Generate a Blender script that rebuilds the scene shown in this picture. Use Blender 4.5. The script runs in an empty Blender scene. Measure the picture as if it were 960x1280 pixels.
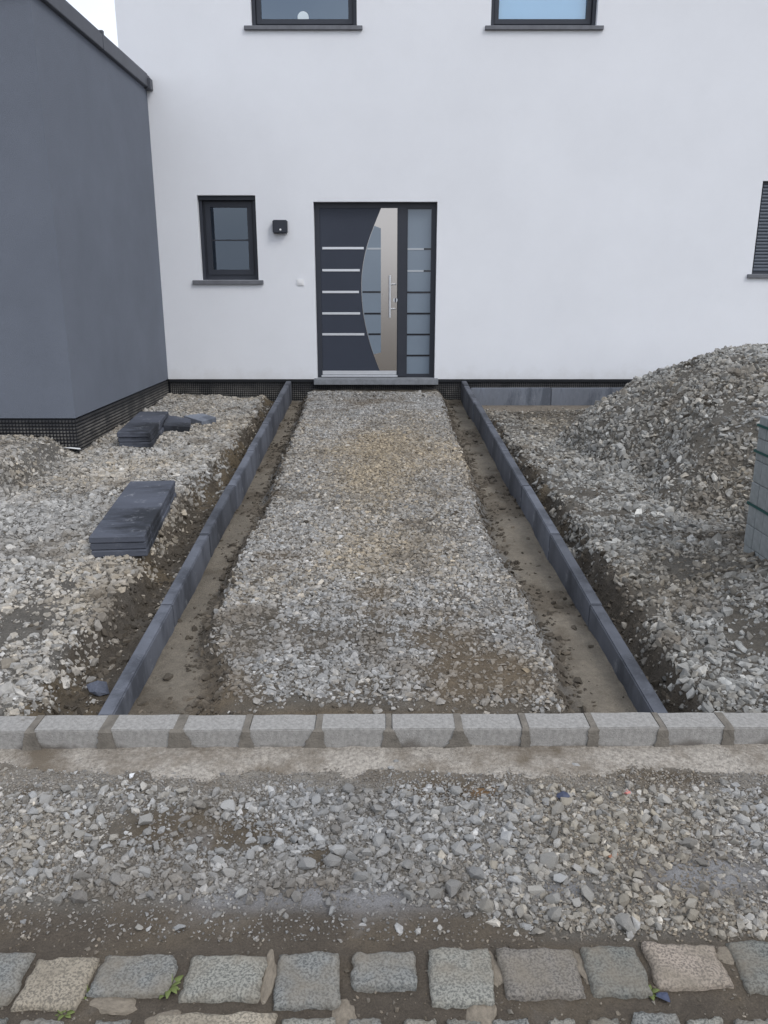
import bpy, bmesh, math, random
import numpy as np
from mathutils import Vector, Matrix, Euler

R = math.radians
rng = np.random.default_rng(7)
random.seed(7)
S = bpy.context.scene
COL = S.collection

# ------------------------------------------------------------------ camera
PITCH = R(15.87); FPX = 985.0; CAMZ = 1.80
cam = bpy.data.objects.new('camera', bpy.data.cameras.new('camera'))
COL.objects.link(cam)
cam.data.sensor_fit = 'HORIZONTAL'
cam.data.sensor_width = 36.0
cam.data.lens = FPX / 960.0 * 36.0
cam.location = (0, 0, CAMZ)
cam.rotation_euler = (math.pi / 2 - PITCH, 0, 0)
cam.data.clip_start = 0.05
cam.data.clip_end = 2000
S.camera = cam

# ------------------------------------------------------------------ sky, sun, exposure
SUN_EL, SUN_AZ = R(46), R(132)          # azimuth from +Y, clockwise: behind the camera
w = bpy.data.worlds.new('World'); S.world = w; w.use_nodes = True
nt = w.node_tree; nt.nodes.clear()
out = nt.nodes.new('ShaderNodeOutputWorld'); bg = nt.nodes.new('ShaderNodeBackground')
sky = nt.nodes.new('ShaderNodeTexSky'); sky.sky_type = 'NISHITA'; sky.sun_disc = False
sky.sun_elevation = SUN_EL; sky.sun_rotation = SUN_AZ
sky.air_density = 1.0; sky.dust_density = 2.0
tc = nt.nodes.new('ShaderNodeTexCoord')
mp = nt.nodes.new('ShaderNodeMapping'); mp.inputs['Scale'].default_value = (1.6, 1.6, 4.0)
cn = nt.nodes.new('ShaderNodeTexNoise'); cn.inputs['Scale'].default_value = 1.7; cn.inputs['Detail'].default_value = 6
cr = nt.nodes.new('ShaderNodeValToRGB')
cr.color_ramp.elements[0].position = 0.30; cr.color_ramp.elements[0].color = (8.2, 9.0, 10.6, 1)
cr.color_ramp.elements[1].position = 0.72; cr.color_ramp.elements[1].color = (12.4, 12.9, 13.8, 1)
mx = nt.nodes.new('ShaderNodeMixRGB'); mx.inputs[0].default_value = 0.85
nt.links.new(tc.outputs['Generated'], mp.inputs['Vector']); nt.links.new(mp.outputs[0], cn.inputs['Vector'])
nt.links.new(cn.outputs['Fac'], cr.inputs[0])
nt.links.new(sky.outputs[0], mx.inputs[1]); nt.links.new(cr.outputs[0], mx.inputs[2])
nt.links.new(mx.outputs[0], bg.inputs['Color']); nt.links.new(bg.outputs[0], out.inputs[0])
bg.inputs['Strength'].default_value = 0.095

sl = bpy.data.lights.new('sun', 'SUN'); sl.energy = 1.0; sl.angle = R(20); sl.color = (1.0, 0.97, 0.93)
so = bpy.data.objects.new('sun', sl); COL.objects.link(so)
sd = Vector((math.sin(SUN_AZ) * math.cos(SUN_EL), math.cos(SUN_AZ) * math.cos(SUN_EL), math.sin(SUN_EL)))
so.rotation_euler = sd.to_track_quat('Z', 'Y').to_euler(); so.location = (0, -5, 12)

S.view_settings.view_transform = 'Standard'; S.view_settings.look = 'None'
S.view_settings.exposure = 0.28; S.view_settings.gamma = 1.0; S.view_settings.use_curve_mapping = False
S.render.engine = 'CYCLES'
S.cycles.use_denoising = True
S.cycles.max_bounces = 6; S.cycles.diffuse_bounces = 3; S.cycles.glossy_bounces = 3; S.cycles.transparent_max_bounces = 6
S.cycles.caustics_reflective = False; S.cycles.caustics_refractive = False

# ------------------------------------------------------------------ pixel -> direction helpers
def ray(px, py):
    a = (px - 480) / FPX; b = -(py - 640) / FPX
    return a, math.cos(PITCH) + b * math.sin(PITCH), -math.sin(PITCH) + b * math.cos(PITCH)
def onY(px, py, Y):
    r = ray(px, py); t = Y / r[1]; return r[0] * t, CAMZ + r[2] * t
def onZ(px, py, Z):
    r = ray(px, py); t = (Z - CAMZ) / r[2]; return r[0] * t, r[1] * t
PA, PB = 0.10, 0.0605
def zP(y): return PA + (y - 2.9) * PB
def onG(px, py, off=0.0):            # hit the sloping plane of the front yard
    r = ray(px, py); t = (PA - 2.9 * PB + off - CAMZ) / (r[2] - PB * r[1]); return r[0] * t, r[1] * t

# ------------------------------------------------------------------ node material helpers
def mat(name, col, rough=0.85, metal=0.0, var=0.12, scale=6.0, bump=0.0, bscale=80.0, spec=0.3,
        stain=None, stain_scale=3.0, stain_lo=0.52, stain_hi=0.62, stretch=None, coat=0.0):
    m = bpy.data.materials.new(name); m.use_nodes = True
    n = m.node_tree.nodes; l = m.node_tree.links; b = n['Principled BSDF']
    t = n.new('ShaderNodeTexCoord'); src = t.outputs['Object']
    if stretch:
        q = n.new('ShaderNodeMapping'); q.inputs['Scale'].default_value = stretch
        l.new(src, q.inputs['Vector']); src = q.outputs[0]
    ns = n.new('ShaderNodeTexNoise'); ns.inputs['Scale'].default_value = scale; ns.inputs['Detail'].default_value = 8
    ns.inputs['Roughness'].default_value = 0.65
    l.new(src, ns.inputs['Vector'])
    rp = n.new('ShaderNodeValToRGB')
    rp.color_ramp.elements[0].position = 0.3; rp.color_ramp.elements[1].position = 0.7
    rp.color_ramp.elements[0].color = tuple(c * (1 - var) for c in col) + (1,)
    rp.color_ramp.elements[1].color = tuple(min(1, c * (1 + var)) for c in col) + (1,)
    l.new(ns.outputs['Fac'], rp.inputs[0]); c = rp.outputs[0]
    if stain:
        n2 = n.new('ShaderNodeTexNoise'); n2.inputs['Scale'].default_value = stain_scale; n2.inputs['Detail'].default_value = 9
        n2.inputs['Roughness'].default_value = 0.7
        l.new(src, n2.inputs['Vector'])
        r2 = n.new('ShaderNodeMapRange'); r2.inputs[1].default_value = stain_lo; r2.inputs[2].default_value = stain_hi
        l.new(n2.outputs['Fac'], r2.inputs[0])
        mm = n.new('ShaderNodeMixRGB'); mm.inputs[2].default_value = tuple(stain) + (1,)
        l.new(r2.outputs[0], mm.inputs[0]); l.new(c, mm.inputs[1]); c = mm.outputs[0]
    l.new(c, b.inputs['Base Color'])
    b.inputs['Roughness'].default_value = rough; b.inputs['Metallic'].default_value = metal
    b.inputs['Specular IOR Level'].default_value = spec
    b.inputs['Coat Weight'].default_value = coat
    if bump > 0:
        nb = n.new('ShaderNodeTexNoise'); nb.inputs['Scale'].default_value = bscale; nb.inputs['Detail'].default_value = 6
        l.new(src, nb.inputs['Vector'])
        bp = n.new('ShaderNodeBump'); bp.inputs['Strength'].default_value = bump; bp.inputs['Distance'].default_value = 0.01
        l.new(nb.outputs['Fac'], bp.inputs['Height']); l.new(bp.outputs[0], b.inputs['Normal'])
    return m

def glass_mat(name, tint, ior=1.9, through=0.75, rough=0.01):
    m = bpy.data.materials.new(name); m.use_nodes = True
    n = m.node_tree.nodes; l = m.node_tree.links; n.clear()
    o = n.new('ShaderNodeOutputMaterial'); tr = n.new('ShaderNodeBsdfTransparent')
    tr.inputs[0].default_value = tuple(c * through for c in tint) + (1,)
    gl = n.new('ShaderNodeBsdfGlossy'); gl.inputs['Roughness'].default_value = rough
    gl.inputs['Color'].default_value = tuple(tint) + (1,)
    fr = n.new('ShaderNodeFresnel'); fr.inputs['IOR'].default_value = ior
    ms = n.new('ShaderNodeMixShader')
    gm = n.new('ShaderNodeNewGeometry'); sb = n.new('ShaderNodeMath'); sb.operation = 'SUBTRACT'; sb.inputs[0].default_value = 1.0
    l.new(gm.outputs['Backfacing'], sb.inputs[1]); mf = n.new('ShaderNodeMath'); mf.operation = 'MULTIPLY'
    l.new(fr.outputs[0], mf.inputs[0]); l.new(sb.outputs[0], mf.inputs[1])      # only the outer face of a pane mirrors
    l.new(mf.outputs[0], ms.inputs[0]); l.new(tr.outputs[0], ms.inputs[1]); l.new(gl.outputs[0], ms.inputs[2])
    l.new(ms.outputs[0], o.inputs[0])
    return m

M = {}
def splash(m, top):      # rain-splashed dirt clinging to the foot of a wall
    n = m.node_tree.nodes; l = m.node_tree.links; b = n['Principled BSDF']; c = b.inputs['Base Color'].links[0].from_socket
    g = n.new('ShaderNodeNewGeometry'); sp = n.new('ShaderNodeSeparateXYZ'); l.new(g.outputs['Position'], sp.inputs[0])
    ns = n.new('ShaderNodeTexNoise'); ns.inputs['Scale'].default_value = 5; ns.inputs['Detail'].default_value = 10; ns.inputs['Roughness'].default_value = .7; l.new(g.outputs['Position'], ns.inputs['Vector'])
    a = n.new('ShaderNodeMath'); a.operation = 'MULTIPLY_ADD'; a.inputs[1].default_value = .5; l.new(ns.outputs['Fac'], a.inputs[0]); l.new(sp.outputs['Z'], a.inputs[2])
    r = n.new('ShaderNodeMapRange'); r.inputs[1].default_value = top + .12; r.inputs[2].default_value = top - .10; r.inputs[3].default_value = 0; r.inputs[4].default_value = .30
    l.new(a.outputs[0], r.inputs[0]); mm = n.new('ShaderNodeMixRGB'); mm.inputs[2].default_value = (.52, .49, .44, 1)
    l.new(r.outputs[0], mm.inputs[0]); l.new(c, mm.inputs[1]); l.new(mm.outputs[0], b.inputs['Base Color'])
M['render_white'] = mat('white_render', (0.825, 0.835, 0.862), 0.95, var=0.03, scale=0.9, bump=0.6, bscale=190, spec=0.1)
splash(M['render_white'], .95)
M['render_grey'] = mat('grey_render', (0.165, 0.182, 0.217), 0.95, var=0.07, scale=1.3, bump=0.7, bscale=190, spec=0.12)
M['anthracite'] = mat('anthracite_frame', (0.030, 0.034, 0.045), 0.42, var=0.08, scale=3, spec=0.4)
M['door_leaf'] = mat('anthracite_door', (0.036, 0.043, 0.062), 0.5, var=0.06, scale=2, bump=0.05, bscale=500, spec=0.35)
M['sill'] = mat('slate_sill', (0.15, 0.155, 0.17), 0.7, var=0.2, scale=9, bump=0.1)
M['step'] = mat('grey_stone_step', (0.21, 0.22, 0.235), 0.8, var=0.2, scale=14, bump=0.15)
M['steel'] = mat('brushed_steel', (0.50, 0.465, 0.43), 0.20, metal=1.0, var=0.06, scale=30, stretch=(40, 40, 0.6), spec=0.5)
M['alu'] = mat('aluminium', (0.72, 0.73, 0.75), 0.34, metal=0.75, var=0.04, scale=8)
M['frost'] = mat('frosted_glass', (0.19, 0.235, 0.285), 0.16, var=0.05, scale=2, spec=0.6)
M['clear_dark'] = mat('clear_glass_stripe', (0.016, 0.018, 0.024), 0.08, var=0.05, scale=2, spec=0.6)
M['clear_reflection'] = mat('painted_reflection_stripe', (0.42, 0.45, 0.48), 0.2, var=0.05, scale=2, spec=0.6)  # clear stripe with a bright reflection painted into its colour
M['glass'] = glass_mat('window_glass', (0.72, 0.86, 1.0), 2.7, 0.7)
M['glass_dim'] = glass_mat('small_window_glass', (0.74, 0.86, 1.0), 2.0, 0.7)
M['glass_blue'] = glass_mat('coated_window_glass', (0.80, 0.92, 1.0), 3.0, 0.98)
M['painted_sky'] = mat('painted_sky_reflection', (0.62, 0.70, 0.77), 0.8, var=0.03, scale=1.5)  # pale blue of the reflected sky, put in as surface colour
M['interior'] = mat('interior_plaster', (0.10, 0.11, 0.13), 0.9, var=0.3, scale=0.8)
M['white_plastic'] = mat('white_plastic', (0.82, 0.82, 0.82), 0.45, var=0.02)
M['pale_round'] = mat('pale_round_surface', (0.66, 0.74, 0.78), 0.6, var=0.05)
M['coping'] = mat('metal_coping', (0.075, 0.08, 0.095), 0.5, var=0.12, scale=4, spec=0.4)
M['roof'] = mat('roof_felt', (0.08, 0.08, 0.085), 0.9, var=0.2)
M['shutter'] = mat('shutter_slat_metal', (0.10, 0.115, 0.14), 0.5, var=0.06, scale=5)
M['kerb'] = mat('pale_kerb_concrete', (0.305, 0.293, 0.275), 0.9, var=0.26, scale=60, bump=0.5, bscale=220,
                stain=(0.15, 0.135, 0.115), stain_scale=9, stain_lo=0.60, stain_hi=0.74)
def damp_foot(m):
    n = m.node_tree.nodes; l = m.node_tree.links; b = n['Principled BSDF']; c = b.inputs['Base Color'].links[0].from_socket
    g = n.new('ShaderNodeNewGeometry'); sp = n.new('ShaderNodeSeparateXYZ'); l.new(g.outputs['Position'], sp.inputs[0])
    ns = n.new('ShaderNodeTexNoise'); ns.inputs['Scale'].default_value = 6; ns.inputs['Detail'].default_value = 7; l.new(g.outputs['Position'], ns.inputs['Vector'])
    a = n.new('ShaderNodeMath'); a.operation = 'MULTIPLY_ADD'; a.inputs[1].default_value = -.17; l.new(ns.outputs['Fac'], a.inputs[0]); l.new(sp.outputs['Z'], a.inputs[2])
    r = n.new('ShaderNodeMapRange'); r.inputs[1].default_value = -.030; r.inputs[2].default_value = -.058; r.inputs[3].default_value = 0; r.inputs[4].default_value = .8
    l.new(a.outputs[0], r.inputs[0]); mm = n.new('ShaderNodeMixRGB'); mm.inputs[2].default_value = (.115, .10, .085, 1)
    l.new(r.outputs[0], mm.inputs[0]); l.new(c, mm.inputs[1]); l.new(mm.outputs[0], b.inputs['Base Color'])
damp_foot(M['kerb'])
M['mortar'] = mat('damp_mortar', (0.165, 0.148, 0.125), 0.9, var=0.3, scale=20, bump=0.5, bscale=120)
M['footing'] = mat('rough_footing_concrete', (0.37, 0.335, 0.29), 0.95, var=0.45, scale=70, bump=1.0, bscale=180,
                   stain=(0.17, 0.14, 0.105), stain_scale=3.2, stain_lo=0.44, stain_hi=0.62)
M['paver'] = mat('grey_paver', (0.225, 0.24, 0.24), 0.9, var=0.2, scale=12, bump=0.3, bscale=120)
M['strap'] = mat('green_strap', (0.012, 0.065, 0.058), 0.45, var=0.1)
M['leaf'] = mat('weed_leaf', (0.13, 0.16, 0.05), 0.6, var=0.3, scale=40)
M['blue_scrap'] = mat('blue_grey_plastic', (0.05, 0.06, 0.10), 0.5, var=0.2)
M['pink_stone'] = mat('pink_brick_chip', (0.55, 0.22, 0.19), 0.9, var=0.2, scale=40, bump=0.3)
M['orange_stone'] = mat('orange_brick_chip', (0.36, 0.16, 0.09), 0.9, var=0.2, scale=40, bump=0.3)
M['white_stone'] = mat('white_stone', (0.72, 0.72, 0.72), 0.8, var=0.08, scale=30, bump=0.3)
M['slate_stone'] = mat('slate_fragment', (0.10, 0.11, 0.14), 0.85, var=0.25, scale=12, bump=0.4)

def slab_mat(name, base, wet, stretch=(1, 1, .3), ss=3.4):
    """dark blue-grey concrete edging with pale lime scuffs and damp patches, tinted per object"""
    m = mat(name, base, 0.75, var=0.22, scale=7, bump=0.12, bscale=160, stain=wet, stain_scale=ss, stain_lo=0.49, stain_hi=0.60, spec=0.35, stretch=stretch)
    n = m.node_tree.nodes; l = m.node_tree.links; b = n['Principled BSDF']
    c = b.inputs['Base Color'].links[0].from_socket
    t = n.new('ShaderNodeTexCoord'); sc = n.new('ShaderNodeTexNoise'); sc.inputs['Scale'].default_value = 11; sc.inputs['Detail'].default_value = 10
    sc.inputs['Roughness'].default_value = 0.75
    l.new(t.outputs['Object'], sc.inputs['Vector'])
    r = n.new('ShaderNodeMapRange'); r.inputs[1].default_value = 0.57; r.inputs[2].default_value = 0.76; r.inputs[4].default_value = 0.75
    l.new(sc.outputs['Fac'], r.inputs[0])
    mx2 = n.new('ShaderNodeMixRGB'); mx2.inputs[2].default_value = (0.27, 0.28, 0.30, 1)
    l.new(r.outputs[0], mx2.inputs[0]); l.new(c, mx2.inputs[1])
    oi = n.new('ShaderNodeObjectInfo'); mr = n.new('ShaderNodeMapRange'); mr.inputs[3].default_value = 0.78; mr.inputs[4].default_value = 1.3
    l.new(oi.outputs['Random'], mr.inputs[0])
    mu = n.new('ShaderNodeMixRGB'); mu.blend_type = 'MULTIPLY'; mu.inputs[0].default_value = 1
    l.new(mx2.outputs[0], mu.inputs[1]); l.new(mr.outputs[0], mu.inputs[2]); l.new(mu.outputs[0], b.inputs['Base Color'])
    return m
M['slab'] = slab_mat('dark_edging_concrete', (0.098, 0.105, 0.124), (0.050, 0.054, 0.065), (1, 1, .3), 2.4)
M['slab_pale'] = slab_mat('blue_edging_concrete', (0.17, 0.185, 0.215), (0.09, 0.10, 0.12))
M['slab_stack'] = slab_mat('stacked_edging_concrete', (0.066, 0.072, 0.090), (0.018, 0.020, 0.025), (.35, 1, 1), 1.9)

def attr_stone(name, instancer):
    m = bpy.data.materials.new(name); m.use_nodes = True
    n = m.node_tree.nodes; l = m.node_tree.links; b = n['Principled BSDF']
    if instancer:
        a = n.new('ShaderNodeAttribute'); a.attribute_type = 'INSTANCER'; a.attribute_name = 'tint'; c = a.outputs['Color']
    else:
        a = n.new('ShaderNodeObjectInfo'); c = a.outputs['Color']
    t = n.new('ShaderNodeTexCoord'); ns = n.new('ShaderNodeTexNoise'); ns.inputs['Scale'].default_value = 2.2 if instancer else 55
    ns.inputs['Detail'].default_value = 9; ns.inputs['Roughness'].default_value = 0.75
    l.new(t.outputs['Object'] if not instancer else t.outputs['Object'], ns.inputs['Vector'])
    mr = n.new('ShaderNodeMapRange'); mr.inputs[1].default_value = 0.3; mr.inputs[2].default_value = 0.7
    mr.inputs[3].default_value = 0.62; mr.inputs[4].default_value = 1.30
    l.new(ns.outputs['Fac'], mr.inputs[0])
    mu = n.new('ShaderNodeMixRGB'); mu.blend_type = 'MULTIPLY'; mu.inputs[0].default_value = 1
    l.new(c, mu.inputs[1]); l.new(mr.outputs[0], mu.inputs[2]); l.new(mu.outputs[0], b.inputs['Base Color'])
    b.inputs['Roughness'].default_value = 0.88; b.inputs['Specular IOR Level'].default_value = 0.25
    if True:
        bp = n.new('ShaderNodeBump'); bp.inputs['Strength'].default_value = 0.6; bp.inputs['Distance'].default_value = 0.006
        l.new(ns.outputs['Fac'], bp.inputs['Height']); l.new(bp.outputs[0], b.inputs['Normal'])
    return m
M['gravel'] = attr_stone('crushed_stone', True)
M['stone'] = attr_stone('loose_stone', False)

def granite(name):
    m = bpy.data.materials.new(name); m.use_nodes = True
    n = m.node_tree.nodes; l = m.node_tree.links; b = n['Principled BSDF']
    oi = n.new('ShaderNodeObjectInfo'); t = n.new('ShaderNodeTexCoord')
    va = n.new('ShaderNodeVectorMath'); va.operation = 'ADD'
    cx = n.new('ShaderNodeCombineXYZ'); mm = n.new('ShaderNodeMath'); mm.operation = 'MULTIPLY'; mm.inputs[1].default_value = 37.0
    l.new(oi.outputs['Random'], mm.inputs[0]); l.new(mm.outputs[0], cx.inputs[0]); l.new(mm.outputs[0], cx.inputs[1])
    l.new(t.outputs['Object'], va.inputs[0]); l.new(cx.outputs[0], va.inputs[1])
    n1 = n.new('ShaderNodeTexNoise'); n1.inputs['Scale'].default_value = 150; n1.inputs['Detail'].default_value = 5; n1.inputs['Roughness'].default_value = 0.6
    l.new(va.outputs[0], n1.inputs['Vector'])
    r1 = n.new('ShaderNodeMapRange'); r1.inputs[1].default_value = 0.45; r1.inputs[2].default_value = 0.58
    l.new(n1.outputs['Fac'], r1.inputs[0])
    n2 = n.new('ShaderNodeTexNoise'); n2.inputs['Scale'].default_value = 9; n2.inputs['Detail'].default_value = 6
    l.new(va.outputs[0], n2.inputs['Vector'])
    r2 = n.new('ShaderNodeMapRange'); r2.inputs[1].default_value = 0.40; r2.inputs[2].default_value = 0.70; r2.inputs[4].default_value = 0.75
    l.new(n2.outputs['Fac'], r2.inputs[0])
    dk = n.new('ShaderNodeMixRGB'); dk.blend_type = 'MULTIPLY'; dk.inputs[2].default_value = (0.46, 0.47, 0.48, 1)
    l.new(r1.outputs[0], dk.inputs[0]); l.new(oi.outputs['Color'], dk.inputs[1])
    du = n.new('ShaderNodeMixRGB'); du.inputs[2].default_value = (0.25, 0.215, 0.165, 1)
    l.new(r2.outputs[0], du.inputs[0]); l.new(dk.outputs[0], du.inputs[1]); l.new(du.outputs[0], b.inputs['Base Color'])
    b.inputs['Roughness'].default_value = 0.8; b.inputs['Specular IOR Level'].default_value = 0.3
    n3 = n.new('ShaderNodeTexNoise'); n3.inputs['Scale'].default_value = 75; n3.inputs['Detail'].default_value = 12; n3.inputs['Roughness'].default_value = 0.72
    l.new(va.outputs[0], n3.inputs['Vector'])
    bp = n.new('ShaderNodeBump'); bp.inputs['Strength'].default_value = 1.0; bp.inputs['Distance'].default_value = 0.010
    l.new(n3.outputs['Fac'], bp.inputs['Height']); l.new(bp.outputs[0], b.inputs['Normal'])
    return m
M['granite'] = granite('granite_sett')

def soil_mat():
    m = bpy.data.materials.new('earth'); m.use_nodes = True
    n = m.node_tree.nodes; l = m.node_tree.links; b = n['Principled BSDF']
    a = n.new('ShaderNodeAttribute'); a.attribute_name = 'soil'
    rg = n.new('ShaderNodeAttribute'); rg.attribute_name = 'coarse'
    t = n.new('ShaderNodeTexCoord')
    n1 = n.new('ShaderNodeTexNoise'); n1.inputs['Scale'].default_value = 28; n1.inputs['Detail'].default_value = 10; n1.inputs['Roughness'].default_value = 0.75
    l.new(t.outputs['Object'], n1.inputs['Vector'])
    r1 = n.new('ShaderNodeMapRange'); r1.inputs[1].default_value = 0.3; r1.inputs[2].default_value = 0.7; r1.inputs[3].default_value = 0.62; r1.inputs[4].default_value = 1.35
    l.new(n1.outputs['Fac'], r1.inputs[0])
    mu = n.new('ShaderNodeMixRGB'); mu.blend_type = 'MULTIPLY'; mu.inputs[0].default_value = 1
    amp = n.new('ShaderNodeMapRange'); amp.inputs[3].default_value = 0.35; amp.inputs[4].default_value = 1.0
    l.new(rg.outputs['Fac'], amp.inputs[0]); l.new(amp.outputs[0], mu.inputs[0])
    l.new(a.outputs['Color'], mu.inputs[1]); l.new(r1.outputs[0], mu.inputs[2])
    gn = n.new('ShaderNodeTexNoise'); gn.inputs['Scale'].default_value = 190; gn.inputs['Detail'].default_value = 6; gn.inputs['Roughness'].default_value = 0.8
    l.new(t.outputs['Object'], gn.inputs['Vector'])
    gr = n.new('ShaderNodeMapRange'); gr.inputs[1].default_value = 0.3; gr.inputs[2].default_value = 0.7; gr.inputs[3].default_value = 0.60; gr.inputs[4].default_value = 1.40
    l.new(gn.outputs['Fac'], gr.inputs[0]); mg = n.new('ShaderNodeMixRGB'); mg.blend_type = 'MULTIPLY'; mg.inputs[0].default_value = 1
    l.new(mu.outputs[0], mg.inputs[1]); l.new(gr.outputs[0], mg.inputs[2])
    l.new(mg.outputs[0], b.inputs['Base Color'])
    vo = n.new('ShaderNodeTexVoronoi'); vo.inputs['Scale'].default_value = 75; l.new(t.outputs['Object'], vo.inputs['Vector'])
    ad = n.new('ShaderNodeMath'); ad.operation = 'SUBTRACT'
    l.new(n1.outputs['Fac'], ad.inputs[0])
    vm = n.new('ShaderNodeMath'); vm.operation = 'MULTIPLY'; l.new(vo.outputs['Distance'], vm.inputs[0]); l.new(rg.outputs['Fac'], vm.inputs[1])
    v2 = n.new('ShaderNodeMath'); v2.operation = 'MULTIPLY'; v2.inputs[1].default_value = .35; l.new(vm.outputs[0], v2.inputs[0])
    l.new(v2.outputs[0], ad.inputs[1])
    bp = n.new('ShaderNodeBump'); bp.inputs['Strength'].default_value = 0.9; bp.inputs['Distance'].default_value = 0.018
    hm = n.new('ShaderNodeMath'); hm.operation = 'MULTIPLY_ADD'; hm.inputs[1].default_value = .35; l.new(gn.outputs['Fac'], hm.inputs[0]); l.new(ad.outputs[0], hm.inputs[2])
    l.new(hm.outputs[0], bp.inputs['Height']); l.new(bp.outputs[0], b.inputs['Normal'])
    b.inputs['Roughness'].default_value = 0.85; b.inputs['Specular IOR Level'].default_value = 0.3
    return m
M['soil'] = soil_mat()

def membrane_mat():
    m = bpy.data.materials.new('dimpled_membrane'); m.use_nodes = True
    n = m.node_tree.nodes; l = m.node_tree.links; b = n['Principled BSDF']
    a = n.new('ShaderNodeAttribute'); a.attribute_name = 'dust'
    t = n.new('ShaderNodeTexCoord'); n1 = n.new('ShaderNodeTexNoise'); n1.inputs['Scale'].default_value = 7; n1.inputs['Detail'].default_value = 8
    l.new(t.outputs['Object'], n1.inputs['Vector'])
    r1 = n.new('ShaderNodeMapRange'); r1.inputs[1].default_value = 0.38; r1.inputs[2].default_value = 0.62; r1.inputs[3].default_value = 0.35
    l.new(n1.outputs['Fac'], r1.inputs[0])
    mm = n.new('ShaderNodeMath'); mm.operation = 'MULTIPLY'; l.new(a.outputs['Fac'], mm.inputs[0]); l.new(r1.outputs[0], mm.inputs[1])
    mx2 = n.new('ShaderNodeMixRGB'); mx2.inputs[1].default_value = (0.012, 0.013, 0.016, 1); mx2.inputs[2].default_value = (0.17, 0.16, 0.145, 1)
    l.new(mm.outputs[0], mx2.inputs[0]); l.new(mx2.outputs[0], b.inputs['Base Color'])
    b.inputs['Roughness'].default_value = 0.6; b.inputs['Specular IOR Level'].default_value = 0.3
    return m
M['membrane'] = membrane_mat()
M['membrane_edge'] = mat('membrane_edge_strip', (0.016, 0.017, 0.02), 0.55, var=0.2)

# ------------------------------------------------------------------ object helpers
def tag(o, label=None, cat=None, group=None, kind=None):
    if label: o['label'] = label
    if cat: o['category'] = cat
    if group: o['group'] = group
    if kind: o['kind'] = kind
    return o
def link(name, me, m=None, parent=None):
    o = bpy.data.objects.new(name, me); COL.objects.link(o)
    if m: me.materials.clear(); me.materials.append(M[m] if isinstance(m, str) else m)
    if parent is not None: o.parent = parent
    return o
def empty(name, loc=(0, 0, 0), rz=0):
    o = bpy.data.objects.new(name, None); COL.objects.link(o); o.location = loc; o.rotation_euler.z = rz
    o.empty_display_size = 0.1; return o
def bm_done(bm, name, smooth=False):
    me = bpy.data.meshes.new(name)
    bmesh.ops.recalc_face_normals(bm, faces=bm.faces)
    bm.to_mesh(me); bm.free()
    if smooth:
        for p in me.polygons: p.use_smooth = True
    return me
def add_box(bm, x0, x1, y0, y1, z0, z1):
    v = [bm.verts.new(p) for p in ((x0, y0, z0), (x1, y0, z0), (x1, y1, z0), (x0, y1, z0), (x0, y0, z1), (x1, y0, z1), (x1, y1, z1), (x0, y1, z1))]
    for f in ((0, 3, 2, 1), (4, 5, 6, 7), (0, 1, 5, 4), (1, 2, 6, 5), (2, 3, 7, 6), (3, 0, 4, 7)):
        bm.faces.new([v[i] for i in f])
def box_me(x0, x1, y0, y1, z0, z1, bev=0.0, seg=1):
    bm = bmesh.new(); add_box(bm, x0, x1, y0, y1, z0, z1)
    if bev: bmesh.ops.bevel(bm, geom=list(bm.edges), offset=bev, segments=seg, affect='EDGES')
    return bm_done(bm, 'box')
def box(name, m, parent, x0, x1, y0, y1, z0, z1, bev=0.0, seg=1):
    # origin at the box centre so object-space textures and pivots are sensible
    cx, cy, cz = (x0 + x1) / 2, (y0 + y1) / 2, (z0 + z1) / 2
    o = link(name, box_me(x0 - cx, x1 - cx, y0 - cy, y1 - cy, z0 - cz, z1 - cz, bev, seg), m, parent)
    o.location = (cx, cy, cz); return o
def prism(name, m, parent, pts, y0, y1):           # polygon in x,z extruded in y
    bm = bmesh.new()
    a = [bm.verts.new((x, y0, z)) for x, z in pts]; b = [bm.verts.new((x, y1, z)) for x, z in pts]
    bm.faces.new(a); bm.faces.new(b[::-1]); k = len(pts)
    for i in range(k): bm.faces.new((a[i], b[i], b[(i + 1) % k], a[(i + 1) % k]))
    return link(name, bm_done(bm, name), m, parent)
def ring(name, m, parent, x0, x1, z0, z1, t, y0, y1, tb=None):   # rectangular frame, bars of width t, one connected mesh
    tl = tr = tt = t; tb = t if tb is None else tb
    bm = bmesh.new()
    def loop(ax0, ax1, az0, az1, y): return [bm.verts.new(p) for p in ((ax0, y, az0), (ax1, y, az0), (ax1, y, az1), (ax0, y, az1))]
    A = loop(x0, x1, z0, z1, y0); B = loop(x0 + tl, x1 - tr, z0 + tb, z1 - tt, y0)
    C = loop(x0, x1, z0, z1, y1); D = loop(x0 + tl, x1 - tr, z0 + tb, z1 - tt, y1)
    for i in range(4):
        j = (i + 1) % 4
        bm.faces.new((A[i], A[j], B[j], B[i])); bm.faces.new((C[i], D[i], D[j], C[j]))
        bm.faces.new((A[i], C[i], C[j], A[j])); bm.faces.new((B[i], B[j], D[j], D[i]))
    return link(name, bm_done(bm, name), m, parent)
def grid_mesh(name, X, Y, Z, smooth=True):
    ny, nx = X.shape
    me = bpy.data.meshes.new(name)
    co = np.stack([X, Y, Z], -1).reshape(-1, 3).astype(np.float32)
    i = np.arange((ny - 1) * (nx - 1)); r = i // (nx - 1); c = i % (nx - 1); a = r * nx + c
    f = np.stack([a, a + 1, a + nx + 1, a + nx], -1).astype(np.int32)
    me.vertices.add(len(co)); me.vertices.foreach_set('co', co.ravel())
    me.loops.add(f.size); me.loops.foreach_set('vertex_index', f.ravel())
    me.polygons.add(len(f)); me.polygons.foreach_set('loop_start', np.arange(0, f.size, 4, dtype=np.int32))
    me.update(calc_edges=True)
    if smooth: me.polygons.foreach_set('use_smooth', np.ones(len(f), bool))
    return me

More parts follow.
